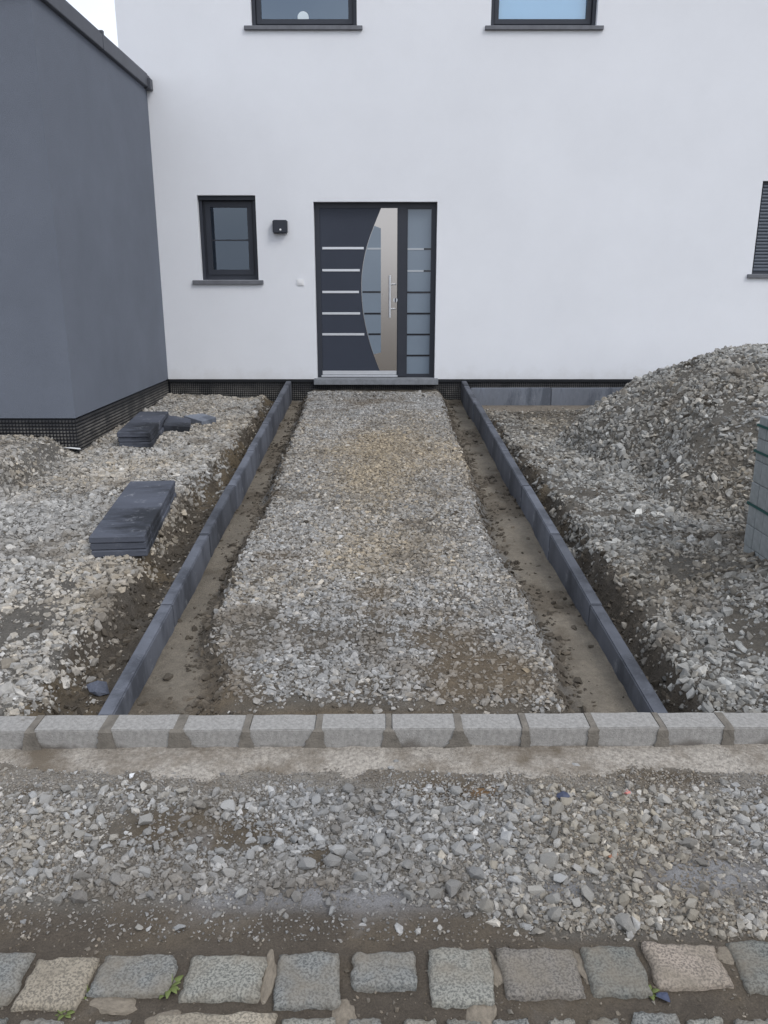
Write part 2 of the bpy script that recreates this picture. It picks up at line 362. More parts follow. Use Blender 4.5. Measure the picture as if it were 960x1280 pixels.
# ------------------------------------------------------------------ noise
_lat = {}
def vnoise(x, y, scale, seed=0):
    if seed not in _lat: _lat[seed] = np.random.default_rng(seed + 100).random((256, 256))
    L = _lat[seed]; x = np.asarray(x, float) * scale + 1000.3; y = np.asarray(y, float) * scale + 1000.7
    xi = np.floor(x).astype(int); yi = np.floor(y).astype(int); fx = x - xi; fy = y - yi
    fx = fx * fx * (3 - 2 * fx); fy = fy * fy * (3 - 2 * fy)
    g = lambda a, b: L[a % 256, b % 256]
    return (g(xi, yi) * (1 - fx) + g(xi + 1, yi) * fx) * (1 - fy) + (g(xi, yi + 1) * (1 - fx) + g(xi + 1, yi + 1) * fx) * fy
def fbm(x, y, scale, seed=0, octv=4, gain=0.5):
    s = 0; a = 1; n = 0
    for k in range(octv):
        s = s + a * vnoise(x, y, scale * 2 ** k, seed + k); n += a; a *= gain
    return s / n - 0.5
def sstep(a, b, x):
    t = np.clip((x - a) / (b - a), 0, 1); return t * t * (3 - 2 * t)

# ------------------------------------------------------------------ terrain
FAC = 10.2                                    # y of the white facade
def poly(pts, off):                           # boundary polyline pixels -> x(y)
    w_ = sorted((onG(px, py, off) for px, py in pts), key=lambda q: q[1])
    ys = np.array([q[1] for q in w_]); xs = np.array([q[0] for q in w_])
    return lambda y: np.interp(y, ys, xs)
xPL = poly([(386, 487), (376, 520), (362, 555), (350, 590), (332, 640), (305, 690), (290, 720), (272, 775), (268, 800), (285, 830), (272, 880)], 0)
xPR = poly([(549, 487), (560, 520), (582, 580), (602, 650), (622, 690), (642, 725), (668, 780), (686, 830), (700, 880)], 0)
xLE = poly([(334, 488), (318, 515), (300, 545), (285, 570), (250, 600), (222, 645), (180, 705), (140, 760), (110, 800), (80, 840), (48, 886)], 0.04)
xRE = poly([(612, 508), (628, 535), (650, 562), (672, 600), (700, 640), (745, 690), (770, 730), (800, 785), (832, 835), (872, 886)], 0.05)
def kl_out(y): return np.interp(y, [2.88, 10.2], [-1.176, -1.254])
def kr_out(y): return np.interp(y, [2.88, 10.2], [1.173, 1.059])
def zK(y): return 0.118 + (y - 2.88) * 0.0731
KT = 0.066                                    # edging slab thickness

def height(x, y):
    x = np.asarray(x, float); y = np.asarray(y, float)
    e1 = 0.10 * fbm(x, y, 2.2, 3, 4) + 0.06 * fbm(x, y, 9, 9, 3)
    yy = np.clip(y, 1.0, 12)
    zp = zP(yy)
    rough = 0.035 * fbm(x, y, 3, 20, 4) + 0.02 * fbm(x, y, 14, 30, 3)
    zpath = zp + rough * 0.7
    zl = zp + np.interp(yy, [3, 5, 7, 8.5, 10.2], [.0, .01, .0, -.04, -.075]) + rough * 1.3 + 0.05 * fbm(x, y, 1.2, 40, 3)
    # raised bank by the garage corner and a shallow hump before the stacks
    bank = sstep(-2.80, -2.98, x + e1 * .8) * sstep(5.55, 5.85, y + e1) * sstep(7.2, 6.85, y)
    zl = zl + 0.19 * bank + 0.04 * sstep(-2.2, -3.2, x) * sstep(3.2, 4.5, y) * sstep(6.6, 5.6, y)
    zr = zp + np.interp(yy, [3, 5, 7, 8.5, 9.6], [.01, .01, -.02, -.10, -.14]) + rough * 1.6 + 0.06 * fbm(x, y, 1.3, 50, 3)
    # gravel heap
    dx = (x - 3.70) / 1.82; dy = (y - 7.75) / np.where(y > 7.75, 1.75, 3.6)
    rr = np.sqrt(dx * dx + dy * dy) + 0.26 * fbm(x, y, 1.3, 60, 5)
    heap = 0.89 * np.clip(1 - rr * rr, 0, 1)
    heap = np.where(heap > 0, heap, 0) * (1 + 0.10 * fbm(x, y, 3, 70, 3))
    heap2 = 0.20 * np.exp(-(((x - 2.3) / .55) ** 2 + ((y - 3.7) / .6) ** 2))
    zr = zr + heap + heap2 + 0.11 * fbm(x, y, 3.2, 75, 4) * sstep(0, .2, heap)
    # mortar troughs inside the edging
    zt = np.interp(yy, [2.88, 4.5, 7, 10.2], [0.022, 0.075, 0.20, 0.40]) + 0.045 * fbm(x, y, 3.5, 80, 5, .55) * np.clip(1.4 - .0 * y, 0, 1) + 0.03 * fbm(x, y, 1.5, 83, 2) + 0.012 * fbm(x, y, 16, 86, 2)
    # trenches outside the edging
    zo = np.interp(yy, [2.88, 4.5, 7, 10.2], [-0.03, 0.04, 0.17, 0.37]) + 0.05 * fbm(x, y, 5, 90, 4)
    sL = sstep(-0.10, 0.04, x - xPL(y) + e1 * .8); sR = sstep(-0.10, 0.04, xPR(y) - x + e1 * .8)
    inner = zt + (zpath - zt) * np.minimum(sL, sR)
    tL = sstep(-0.03, 0.10, xLE(y) - x + e1 * 1.9); left = zo + (zl - zo) * tL
    tR = sstep(-0.03, 0.10, x - xRE(y) + e1 * 1.9); right = zo + (zr - zo) * tR
    yard = np.where(x < kl_out(y) + KT / 2, left, np.where(x > kr_out(y) - KT / 2, right, inner))
    # mortar strip before the slabs that lie along the wall
    yard = np.where((x > kr_out(y)) & (y > 9.45), yard * (1 - sstep(9.45, 9.65, y)) + sstep(9.45, 9.65, y) * 0.385, yard)
    # gravel slumps down just behind the kerb stones
    yard = yard - 0.03 * sstep(3.02, 2.88, y)
    front = np.interp(y, [-50, 1.3, 1.86, 2.3, 2.8], [-0.012, -0.010, -0.004, 0.012, 0.028]) + 0.016 * fbm(x, y, 2.5, 15, 4) + 0.012 * fbm(x, y, 10, 18, 3)
    front = np.where(y < 1.86, np.minimum(front, -0.006 + 0.022 * fbm(x, y, 6, 19, 4)), front)
    z = np.where(y > 2.84, yard, front)
    far = sstep(5.5, 12, np.abs(x)) ; z = z * (1 - far) + far * 0.0
    return np.where(y < -1, -0.04, z)

def axis(lo, hi, step, far):
    core = np.arange(lo, hi + 1e-6, step); o = []; s = step
    p = hi
    while p < far: s *= 1.45; p += s; o.append(p)
    o = np.array(o); return np.concatenate([(lo - (o - hi))[::-1], core, o])
gx = axis(-4.9, 5.6, 0.0245, 600); gy = axis(0.9, 10.35, 0.0225, 600)
GX, GY = np.meshgrid(gx, gy); GZ = height(GX, GY)
me = grid_mesh('ground', GX, GY, GZ)

def blob(x, y, px, py, rx, ry, z=0.01, yard=False):   # soft patch mask around what lies at a pixel
    cx, cy = onG(px, py, 0.03) if yard else onZ(px, py, z)
    return np.exp(-(((x - cx) / rx) ** 2 + ((y - cy) / ry) ** 2))
def mixc(c, col, f): return c * (1 - f[..., None]) + np.array(col) * f[..., None]
MUD = ((595, 835, .30, .22, 1.), (560, 790, .22, .16, .8), (640, 850, .2, .12, .9), (265, 850, .14, .30, 1.), (420, 884, .6, .05, 1.), (600, 595, .10, .25, .7), (480, 735, .16, .10, .7),
       (330, 612, .10, .12, .8), (465, 500, .5, .22, .45), (520, 760, .3, .06, .6), (350, 690, .2, .08, .5))
def path_mud(x, y):
    m = 0
    for px, py, rx, ry, a in MUD: m = np.maximum(m, a * np.clip(1.5 * blob(x, y, px, py, rx, ry, yard=True), 0, 1))
    return np.clip(m + 1.3 * fbm(x, y, 5, 250, 4) * (m > .05) - .12, 0, 1)
def soil_colour(x, y):
    n1 = fbm(x, y, 1.6, 200, 5); n2 = fbm(x, y, 7, 210, 4)
    sh = np.shape(x)
    c = np.zeros(sh + (3,)) + np.array([0.115, 0.097, 0.076])
    c = mixc(c, (0.17, 0.165, 0.155), sstep(-0.08, 0.16, n1 + n2 * .5))
    co = np.full(sh, 0.8)
    yd = y > 2.84
    inn = (x > kl_out(y) + KT / 2) & (x < kr_out(y) - KT / 2) & yd
    # tan mortar in the troughs, nearest to the slabs
    dL = x - (kl_out(y) + KT); dR = (kr_out(y) - KT) - x
    wL = np.maximum(xPL(y) - (kl_out(y) + KT) - 0.11, 0.02); wR = np.maximum((kr_out(y) - KT) - xPR(y) - 0.10, 0.02)
    e = 0.22 * fbm(x, y, 6, 220, 4)
    fl = np.clip(np.maximum(sstep(1.15, 0.85, dL / wL + e * 1.5), sstep(1.15, 0.85, dR / wR + e * 1.5)), 0, 1) * inn
    c = mixc(c, (0.205, 0.178, 0.140), fl); co = co * (1 - fl * .55)
    dk = sstep(-0.02, 0.13, fbm(x, y, 2.6, 232, 5, .6)) * fl
    c = mixc(c, (0.125, 0.103, 0.077), dk * .85)
    path = inn & (x > xPL(y)) & (x < xPR(y))
    c = mixc(c, (0.115, 0.10, 0.08), path * 0.85); c = mixc(c, (0.140, 0.108, 0.072), path_mud(x, y) * inn * (1 - fl) * .9)
    # outside trenches: dark brown earth
    tr = ((x < kl_out(y)) & (x > xLE(y) - .12)) | ((x > kr_out(y)) & (x < xRE(y) + .12)); tr = tr & yd
    c = mixc(c, (0.080, 0.066, 0.050), tr * (0.55 + 0.9 * np.clip(n1 + .3, 0, .5)))
    c = mixc(c, (0.15, 0.115, 0.072), tr * sstep(0.0, 0.2, fbm(x, y, 2.5, 240, 3)) * .7)
    yl = yd & ((x < xLE(y) - .1)); c = mixc(c, (0.13, 0.12, 0.105), yl * .8)
    yr = yd & ((x > xRE(y) + .1)); c = mixc(c, (0.105, 0.094, 0.078), yr * .85)
    c = mixc(c, (0.20, 0.17, 0.135), ((x > kr_out(y)) & (y > 9.5)) * 0.9)
    # strip between kerb and setts
    fr = (y <= 2.84)
    c = mixc(c, (0.20, 0.188, 0.165), fr * (0.8 + 0 * x)); c = mixc(c, (0.27, 0.245, 0.21), sstep(2.40, 2.62, y + .35 * n1 + .1 * n2) * fr * .9)
    mud = np.clip(sstep(2.02, 1.90, y + .12 * n1 + .10 * sstep(0.1, .6, x)), 0, 1) * fr
    c = mixc(c, (0.110, 0.090, 0.069), mud)
    for px, py, rx, ry in ((215, 1035, .22, .13), (300, 1040, .2, .1), (560, 990, .2, .08), (840, 975, .18, .06), (600, 990, .10, .05), (400, 1070, .06, .07), (820, 1085, .12, .06), (30, 1000, .1, .06)):
        c = mixc(c, (0.120, 0.096, 0.068), np.clip(1.3 * blob(x, y, px, py, rx, ry) + n2 * .8, 0, 1) * fr)
    c = mixc(c, (0.20, 0.115, 0.05), np.clip(blob(x, y, 603, 992, .045, .025) * 1.2, 0, .8) * fr)
    for px, py, rx, ry in ((430, 1120, .32, .06), (300, 1115, .2, .05), (880, 1090, .2, .09), (700, 1110, .1, .06)):
        c = mixc(c, (0.245, 0.24, 0.24), np.clip(1.2 * blob(x, y, px, py, rx, ry) + n2 * .6 - .1, 0, .9) * fr)
    co = np.where(fr, 0.45, co); co = np.where(mud > .5, 0.15, co)
    c = c * (1 + 0.5 * n2[..., None])
    return np.clip(c, 0.01, 1), co
sc_, co_ = soil_colour(GX, GY)
at = me.attributes.new('soil', 'FLOAT_COLOR', 'POINT')
at.data.foreach_set('color', np.concatenate([sc_.reshape(-1, 3), np.ones((sc_.size // 3, 1))], 1).astype(np.float32).ravel())
at = me.attributes.new('coarse', 'FLOAT', 'POINT'); at.data.foreach_set('value', co_.astype(np.float32).ravel())
ground = tag(link('ground', me, 'soil'), kind='structure')

# ------------------------------------------------------------------ white house
house = empty('house', (0.8, FAC + 3, 0)); HL = Matrix.Translation((-0.8, -FAC - 3, 0))
tag(house, 'white rendered house with anthracite front door and windows', 'house')
class at_house:      # parts are written in world coordinates; the parent offset is undone here
    pass
def fix(o, root=house):
    o.matrix_parent_inverse = root.matrix_basis.inverted(); return o

HX0, HX1, HZ0, HZ1 = -3.063, 7.5, 0.674, 6.6
W_DOOR = (-0.857, 0.648, 0.66, 2.805)
W_SM = (-2.262, -1.556, 1.895, 2.878)
W_U1 = (-1.520, -0.311, 4.685, 5.95)
W_U2 = (1.222, 2.436, 4.685, 5.95)
W_RS = (4.556, 5.76, 1.966, 3.039)
OPEN = [W_DOOR, W_SM, W_U1, W_U2, W_RS]
def facade(x0, x1, z0, z1, rects, y, depth):
    xs = sorted({x0, x1, *[r[0] for r in rects], *[r[1] for r in rects]})
    zs = sorted({z0, z1, *[max(z0, r[2]) for r in rects], *[r[3] for r in rects]})
    bm = bmesh.new(); vd = {}
    def v(x, z, yy=y):
        k = (round(x, 5), round(z, 5), round(yy, 5))
        if k not in vd: vd[k] = bm.verts.new((x, yy, z))
        return vd[k]
    def inside(cx, cz): return any(r[0] < cx < r[1] and r[2] < cz < r[3] for r in rects)
    nx, nz = len(xs) - 1, len(zs) - 1
    for i in range(nx):
        for j in range(nz):
            a = inside((xs[i] + xs[i + 1]) / 2, (zs[j] + zs[j + 1]) / 2)
            if a: continue
            bm.faces.new((v(xs[i], zs[j]), v(xs[i + 1], zs[j]), v(xs[i + 1], zs[j + 1]), v(xs[i], zs[j + 1])))
            for di, dj, p, q in ((-1, 0, (i, j), (i, j + 1)), (1, 0, (i + 1, j), (i + 1, j + 1)), (0, -1, (i, j), (i + 1, j)), (0, 1, (i, j + 1), (i + 1, j + 1))):
                I, J = i + di, j + dj
                if 0 <= I < nx and 0 <= J < nz and not inside((xs[I] + xs[I + 1]) / 2, (zs[J] + zs[J + 1]) / 2): continue
                P = (xs[p[0]], zs[p[1]]); Q = (xs[q[0]], zs[q[1]])
                bm.faces.new((v(*P), v(*Q), v(*Q, y + depth), v(*P, y + depth)))
    return bm_done(bm, 'facade')
wall = fix(link('wall', facade(HX0, HX1, HZ0, HZ1, OPEN, FAC, 0.30), 'render_white', house))
fix(box('side_wall', 'render_white', house, HX0 + .002, HX0 + .3, FAC + .301, FAC + 8, HZ0, HZ1))
fix(box('side_wall', 'render_white', house, HX1 - .3, HX1 - .002, FAC + .301, FAC + 8, HZ0, HZ1))
fix(box('roof', 'roof', house, HX0 - .15, HX1 + .15, FAC - .02, FAC + 8.1, HZ1 + .002, HZ1 + .25, 0.01))
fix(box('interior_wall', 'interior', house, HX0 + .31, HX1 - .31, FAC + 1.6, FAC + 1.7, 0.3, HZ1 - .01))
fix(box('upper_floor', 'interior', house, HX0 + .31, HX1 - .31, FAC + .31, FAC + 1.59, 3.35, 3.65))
fix(box('plinth_wall', 'membrane_edge', house, HX0 + .05, HX1 - .05, FAC + .035, FAC + .3, -0.2, HZ0 - .002))

def membrane(name, parent, x0, x1, z0, z1, org, ux, nrm, pitch=0.025, proud=0.008):
    """dimpled drainage sheet in a plane: org + u*ux + z, dimples pushed along nrm"""
    pat = np.array([0.0, 0.22, 0.38, 0.84])
    us = np.concatenate([x0 + (k + pat) * pitch for k in range(int((x1 - x0) / pitch))] + [[x1]])
    zs = np.concatenate([z0 + (k + pat) * pitch for k in range(int((z1 - z0) / pitch))] + [[z1]])
    U, Zz = np.meshgrid(us, zs)
    hu = np.concatenate([np.tile([0, 0, 1, 1], int((x1 - x0) / pitch)), [0]]); hz = np.concatenate([np.tile([0, 0, 1, 1], int((z1 - z0) / pitch)), [0]])
    H = np.minimum(*np.meshgrid(hu, hz)).astype(float)
    wob = 0.004 * fbm(U, Zz, 2, 300, 3)
    X = org[0] + U * ux[0] + nrm[0] * (H * proud + wob); Y = org[1] + U * ux[1] + nrm[1] * (H * proud + wob)
    me_ = grid_mesh(name, X, Y, Zz, smooth=False)
    a = me_.attributes.new('dust', 'FLOAT', 'POINT')
    fade = sstep(z1 - .02, z1 - .14, Zz)
    a.data.foreach_set('value', (H * (0.25 + 0.75 * fade)).astype(np.float32).ravel())
    return link(name, me_, 'membrane', parent)
fix(membrane('plinth_membrane', house, 0, 7.0, 0.28, 0.655, (-2.76, FAC + .018, 0), (1, 0, 0), (0, -1, 0)))
fix(box('base_profile', 'membrane_edge', house, -2.765, HX1 - .06, FAC - .004, FAC + .034, 0.640, HZ0 - .003))

# windows --------------------------------------------------------------------
def window(r, sill_rect, glass='glass', y=FAC + .12, ft=0.055, st=0.05):
    x0, x1, z0, z1 = r
    fr = fix(ring('window', 'anthracite', house, x0, x1, z0, z1, ft, y, y + .09))
    sash = ring('sash', 'anthracite', fr, x0 + ft - .004, x1 - ft + .004, z0 + ft - .004, z1 - ft + .004, st, y - .014, y + .06)
    gx0, gx1, gz0, gz1 = x0 + ft + st - .01, x1 - ft - st + .01, z0 + ft + st - .01, z1 - ft - st + .01
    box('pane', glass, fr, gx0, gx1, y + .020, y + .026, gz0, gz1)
    for q in (x0 + .001, x1 - .041):      # shutter guide rails at the jambs
        box('guide_rail', 'anthracite', fr, q, q + .04, y - .05, y - .015, z0 + .002, z1 - .002)
    box('shutter_box', 'anthracite', fr, x0 + .001, x1 - .001, y - .075, y - .016, z1 - .05, z1 - .001)
    sx0, sx1, sz0, sz1 = sill_rect
    s_ = fix(box('window_sill', 'sill', house, sx0, sx1, FAC - .035, y - .001, sz0, sz1, 0.004))
    return fr, (gx0, gx1, gz0, gz1, y)
fr, g = window(W_SM, (-2.372, -1.497, 1.842, 1.893), 'glass_dim', ft=.07, st=.06)
box('cross_bar', 'anthracite', fr, g[0], g[1], g[4] + .010, g[4] + .0195, 2.362, 2.378)
fr, g = window(W_U1, (-1.600, -0.246, 4.640, 4.683))
bm = bmesh.new(); bmesh.ops.create_circle(bm, cap_ends=True, radius=.065, segments=28)
o = link('pale_disc', bm_done(bm, 'disc'), 'pale_round', fr); o.rotation_euler.x = R(90); o.location = (onY(379, 22, FAC + .14)[0], g[4] + .019, onY(379, 22, FAC + .14)[1])  # flat pale disc just in front of the pane
fr, g = window(W_U2, (1.156, 2.511, 4.640, 4.683), 'glass_blue')
box('sky_reflection_panel', 'painted_sky', fr, g[0] - .02, g[1] + .02, g[4] + .035, g[4] + .04, g[2] - .02, g[3] + .02)  # added panel behind the pane, coloured to imitate reflected sky
# roller-shuttered window at the right end of the facade
x0, x1, z0, z1 = W_RS
fr = fix(ring('window', 'anthracite', house, x0, x1, z0, z1, .03, FAC + .05, FAC + .14))
ns = 26; hh = (z1 - z0 - .07) / ns
for k in range(ns):
    za = z0 + .035 + k * hh
    bm = bmesh.new(); pr = [(0, 0), (-.007, .006), (-.010, hh * .45), (-.006, hh * .82), (0, hh * .9)]
    A = [bm.verts.new((x0 + .031, FAC + .046 + p, za + q)) for p, q in pr]; B = [bm.verts.new((x1 - .031, FAC + .046 + p, za + q)) for p, q in pr]
    for i in range(len(pr) - 1): bm.faces.new((A[i], B[i], B[i + 1], A[i + 1]))
    bm.faces.new(A); bm.faces.new(B[::-1]); bm.faces.new((A[0], A[-1], B[-1], B[0]))
    link('shutter_slat', bm_done(bm, 'slat'), 'shutter', fr)
box('shutter_backing', 'membrane_edge', fr, x0 + .031, x1 - .031, FAC + .0475, FAC + .10, z0 + .031, z1 - .031)
fix(box('window_sill', 'sill', house, x0 - .055, x1 + .055, FAC - .035, FAC + .049, z0 - .048, z0 - .001, 0.004))

# front door -----------------------------------------------------------------
DY = FAC + .10
def dz(zx, zy, Y=DY): return onY(370 + zx / 4.74, 230 + zy / 4.74, Y)
x0, x1, z0, z1 = W_DOOR; z0 = 0.690
door = fix(ring('front_door', 'anthracite', house, x0 + .001, x1 - .001, z0, z1 - .001, .062, DY, DY + .12, tb=.03))
lx0 = dz(145, 600)[0]; lx1 = dz(599, 600)[0]; lz1 = dz(300, 138)[1]; lz0 = dz(300, 1141)[1]
sx0 = dz(657, 600)[0]; sx1 = dz(807, 600)[0]; sz0 = dz(700, 1135)[1]
box('mullion', 'anthracite', door, lx1 + .006, sx0 - .006, DY - .012, DY + .10, z0 + .01, z1 - .061)
box('door_leaf', 'door_leaf', door, lx0 - .012, lx1 + .004, DY + .012, DY + .08, lz0 - .012, lz1 + .01, .003)
LY = DY + .012
arcx = [(505, 140), (462, 247), (428, 340), (405, 430), (391, 520), (387, 600), (390, 690), (400, 780), (418, 870), (442, 960), (470, 1040), (496, 1107)]
P = [dz(*q) for q in arcx]
# smooth the arc with a Catmull-Rom pass
def smooth_pts(P, n=5):
    o = []
    for i in range(len(P) - 1):
        p0, p1, p2, p3 = P[max(i - 1, 0)], P[i], P[i + 1], P[min(i + 2, len(P) - 1)]
        for k in range(n):
            t = k / n
            o.append(tuple(.5 * (2 * p1[d] + (p2[d] - p0[d]) * t + (2 * p0[d] - 5 * p1[d] + 4 * p2[d] - p3[d]) * t * t + (3 * p1[d] - p0[d] - 3 * p2[d] + p3[d]) * t ** 3) for d in (0, 1)))
    return o + [P[-1]]
arc = smooth_pts(P)
prism('steel_panel', 'steel', door, arc + [(lx1, arc[-1][1]), (lx1, arc[0][1])], LY - .004, LY + .01)
zt, zb = dz(462, 247)[1], dz(470, 1012)[1]; gx = dz(503, 600)[0]
seg = [p for p in arc if zb <= p[1] <= zt]
seg = [(x + .004, z) for x, z in seg]
prism('glass_insert', 'frost', door, seg + [(gx, zb + .03), (gx, zt - .03)], LY - .008, LY + .002)
def arc_x(z): return np.interp(z, [p[1] for p in arc][::-1], [p[0] for p in arc][::-1])
for zy, m_ in ((383, 'clear_reflection'), (640, 'clear_dark'), (768, 'clear_dark'), (890, 'clear_dark')):
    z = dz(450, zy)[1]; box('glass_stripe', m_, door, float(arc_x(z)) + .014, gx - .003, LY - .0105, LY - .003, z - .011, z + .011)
for zy, xr in ((380, 402), (511, 378), (640, 373), (767, 380), (891, 405)):
    z = dz(300, zy)[1]; box('metal_strip', 'alu', door, dz(155, zy)[0], dz(xr, zy)[0], LY - .006, LY + .004, z - .0145, z + .0145, .002)
box('kick_plate', 'alu', door, lx0 - .002, lx1 - .002, LY - .006, LY + .006, dz(300, 1136)[1], dz(300, 1107)[1], .002)
box('threshold', 'alu', door, lx0 - .01, lx1 + .01, DY - .03, DY + .011, z0 + .004, z0 + .024, .003)
def tube(name, m, parent, p0, p1, r, n=16):
    a, b = Vector(p0), Vector(p1); bm = bmesh.new()
    bmesh.ops.create_cone(bm, cap_ends=True, segments=n, radius1=r, radius2=r, depth=(b - a).length)
    q = (b - a).to_track_quat('Z', 'Y').to_matrix().to_4x4()
    bmesh.ops.transform(bm, matrix=Matrix.Translation((a + b) / 2) @ q, verts=bm.verts)
    return link(name, bm_done(bm, name), m, parent)
hx = dz(556, 600)[0]; hz1 = dz(556, 542, DY - .05)[1]; hz0 = dz(556, 792, DY - .05)[1]
tube('handle_bar', 'alu', door, (hx, LY - .065, hz0), (hx, LY - .065, hz1), .014)
for zy in (594, 740):
    z = dz(570, zy)[1]; tube('handle_mount', 'alu', door, (hx, LY - .065, z), (dz(592, zy)[0], LY - .002, z), .009)
lk = tube('lock_rosette', 'alu', door, (dz(589, 688)[0], LY - .014, dz(589, 688)[1]), (dz(589, 688)[0], LY - .002, dz(589, 688)[1]), .027, 24)
box('lock_cylinder', 'anthracite', door, dz(589, 688)[0] - .007, dz(589, 688)[0] + .007, LY - .020, LY - .013, dz(589, 700)[1] - .004, dz(589, 676)[1])
box('sidelight_pane', 'frost', door, sx0, sx1, DY + .02, DY + .03, sz0, lz1)
ring('sidelight_frame', 'anthracite', door, sx0 - .007, sx1 + .04, z0 + .029, z1 - .061, .012, DY + .002, DY + .05)
xm = dz(755, 600)[0]
for zy in (385, 515, 642, 768, 892, 1017):
    z = dz(700, zy)[1]
    if zy < 600:
        box('glass_stripe', 'clear_reflection', door, sx0 + .004, xm, DY + .016, DY + .021, z - .011, z + .011)  # left part of the stripe, its reflection painted as a pale colour
        box('glass_stripe', 'clear_dark', door, xm + .001, sx1 - .002, DY + .016, DY + .021, z - .011, z + .011)
    else:
        box('glass_stripe', 'clear_dark', door, sx0 + .004, sx1 - .002, DY + .016, DY + .021, z - .011, z + .011)
fix(box('door_step', 'step', house, -0.894, 0.690, FAC - .10, DY - .001, 0.612, 0.688, .005))

# wall fittings: things of their own
lx, lz = onY(342, 292, FAC); lx2, lz2 = onY(359.5, 275.5, FAC)
lamp = empty('wall_lamp', ((lx + lx2) / 2, FAC, lz))
tag(lamp, 'small square anthracite wall lamp between the window and the front door', 'wall lamp')
fix(box('lamp_housing', 'anthracite', lamp, lx, lx2, FAC - .085, FAC + .001, lz, lz2, .010, 2), lamp)
tz = onY(350.5, 287, FAC - .086)
fix(tube('sensor', 'white_plastic', lamp, (tz[0], FAC - .092, tz[1]), (tz[0], FAC - .084, tz[1]), .012), lamp)
bx, bz = onY(371.5, 357, FAC); bx2, bz2 = onY(380, 349, FAC)
bell = empty('doorbell', ((bx + bx2) / 2, FAC, bz))
tag(bell, 'small white square doorbell on the wall beside the front door', 'doorbell')
fix(box('bell_plate', 'white_plastic', bell, bx, bx2, FAC - .012, FAC + .001, bz, bz2, .004, 2), bell)
fix(box('bell_button', 'white_plastic', bell, bx + .02, bx2 - .02, FAC - .019, FAC - .011, bz + .02, bz2 - .02, .003, 2), bell)

# ------------------------------------------------------------------ grey garage
GXR, GYF, GZT = -2.770, 7.03, 4.03
gar = empty('garage', (-4.5, 8.6, 0)); fg = lambda o: fix(o, gar)
tag(gar, 'flat-roofed garage rendered in dark grey beside the white house', 'garage')
fg(box('wall', 'render_grey', gar, -7.5, GXR, GYF, FAC - .002, 0.676, GZT))
fg(box('plinth_wall', 'membrane_edge', gar, -7.45, GXR - .03, GYF + .03, FAC - .004, -0.2, 0.675))
fg(membrane('plinth_membrane', gar, 0, 4.5, 0.20, 0.66, (GXR - 4.5 - .012, GYF + .012, 0), (1, 0, 0), (0, -1, 0), 0.030))
fg(membrane('plinth_membrane', gar, 0, 3.15, 0.20, 0.66, (GXR - .012, GYF + .012, 0), (0, 1, 0), (1, 0, 0), 0.030))
fg(box('coping', 'coping', gar, -7.6, GXR + .045, GYF - .045, FAC - .003, GZT + .002, GZT + .135, .006))
fg(box('coping_cap', 'coping', gar, -7.62, GXR + .02, GYF - .06, FAC - .004, GZT + .137, GZT + .165, .004))
for k_ in range(1): fg(box('coping_seam', 'coping', gar, GXR - .1, GXR + .049, 8.6, 8.64, GZT - .001, GZT + .170, .002))
fg(box('coping_end', 'coping', gar, GXR - .02, GXR + .075, FAC - .10, FAC - .003, GZT - .015, GZT + .10, .004))

# ------------------------------------------------------------------ street kerb of concrete stones
kerb = tag(empty('street_kerb', (0, 2.82, 0)), 'low pale concrete kerb crossing the foot of the path', None, kind='structure')
edges_px = [-40, 44, 136, 224, 309, 398, 486, 573, 655, 740, 826, 908, 1000]
KXS = [-2.68, -2.40, -2.11, -1.83] + [onZ(px, 905, .12)[0] for px in edges_px[1:-1]] + [1.72, 2.0, 2.28, 2.57]
KXS = sorted(KXS)
def ky(x): return np.interp(x, [-1.57, 1.58], [2.870, 2.898])
for i in range(len(KXS) - 1):
    a, b = KXS[i] + .011, KXS[i + 1] - .011
    if b - a < .1: continue
    c = (a + b) / 2; yb = float(ky(c)); L = b - a
    bm = bmesh.new(); add_box(bm, -L / 2, L / 2, -.118, 0, -.17, 0)
    bmesh.ops.subdivide_edges(bm, edges=[e for e in bm.edges if abs(e.verts[0].co.x - e.verts[1].co.x) > .1], cuts=6)
    bmesh.ops.bevel(bm, geom=[e for e in bm.edges if e.is_boundary is False and e.calc_face_angle(0) > 1], offset=.004, segments=2, affect='EDGES')
    for v in bm.verts:
        v.co.y += .0012 * math.sin(v.co.x * 31 + i); v.co.z += .0008 * math.sin(v.co.x * 23 + i * 2.1)
    o = link('kerb_stone', bm_done(bm, 'kerb_stone'), 'kerb', kerb)
    fix(o, kerb); o.location = (c, yb, .120 + .002 * math.sin(i * 1.7)); o.rotation_euler = (0, R(.25 * math.sin(i * 2.3)), R(.5 + .4 * math.sin(i * 3.1)))
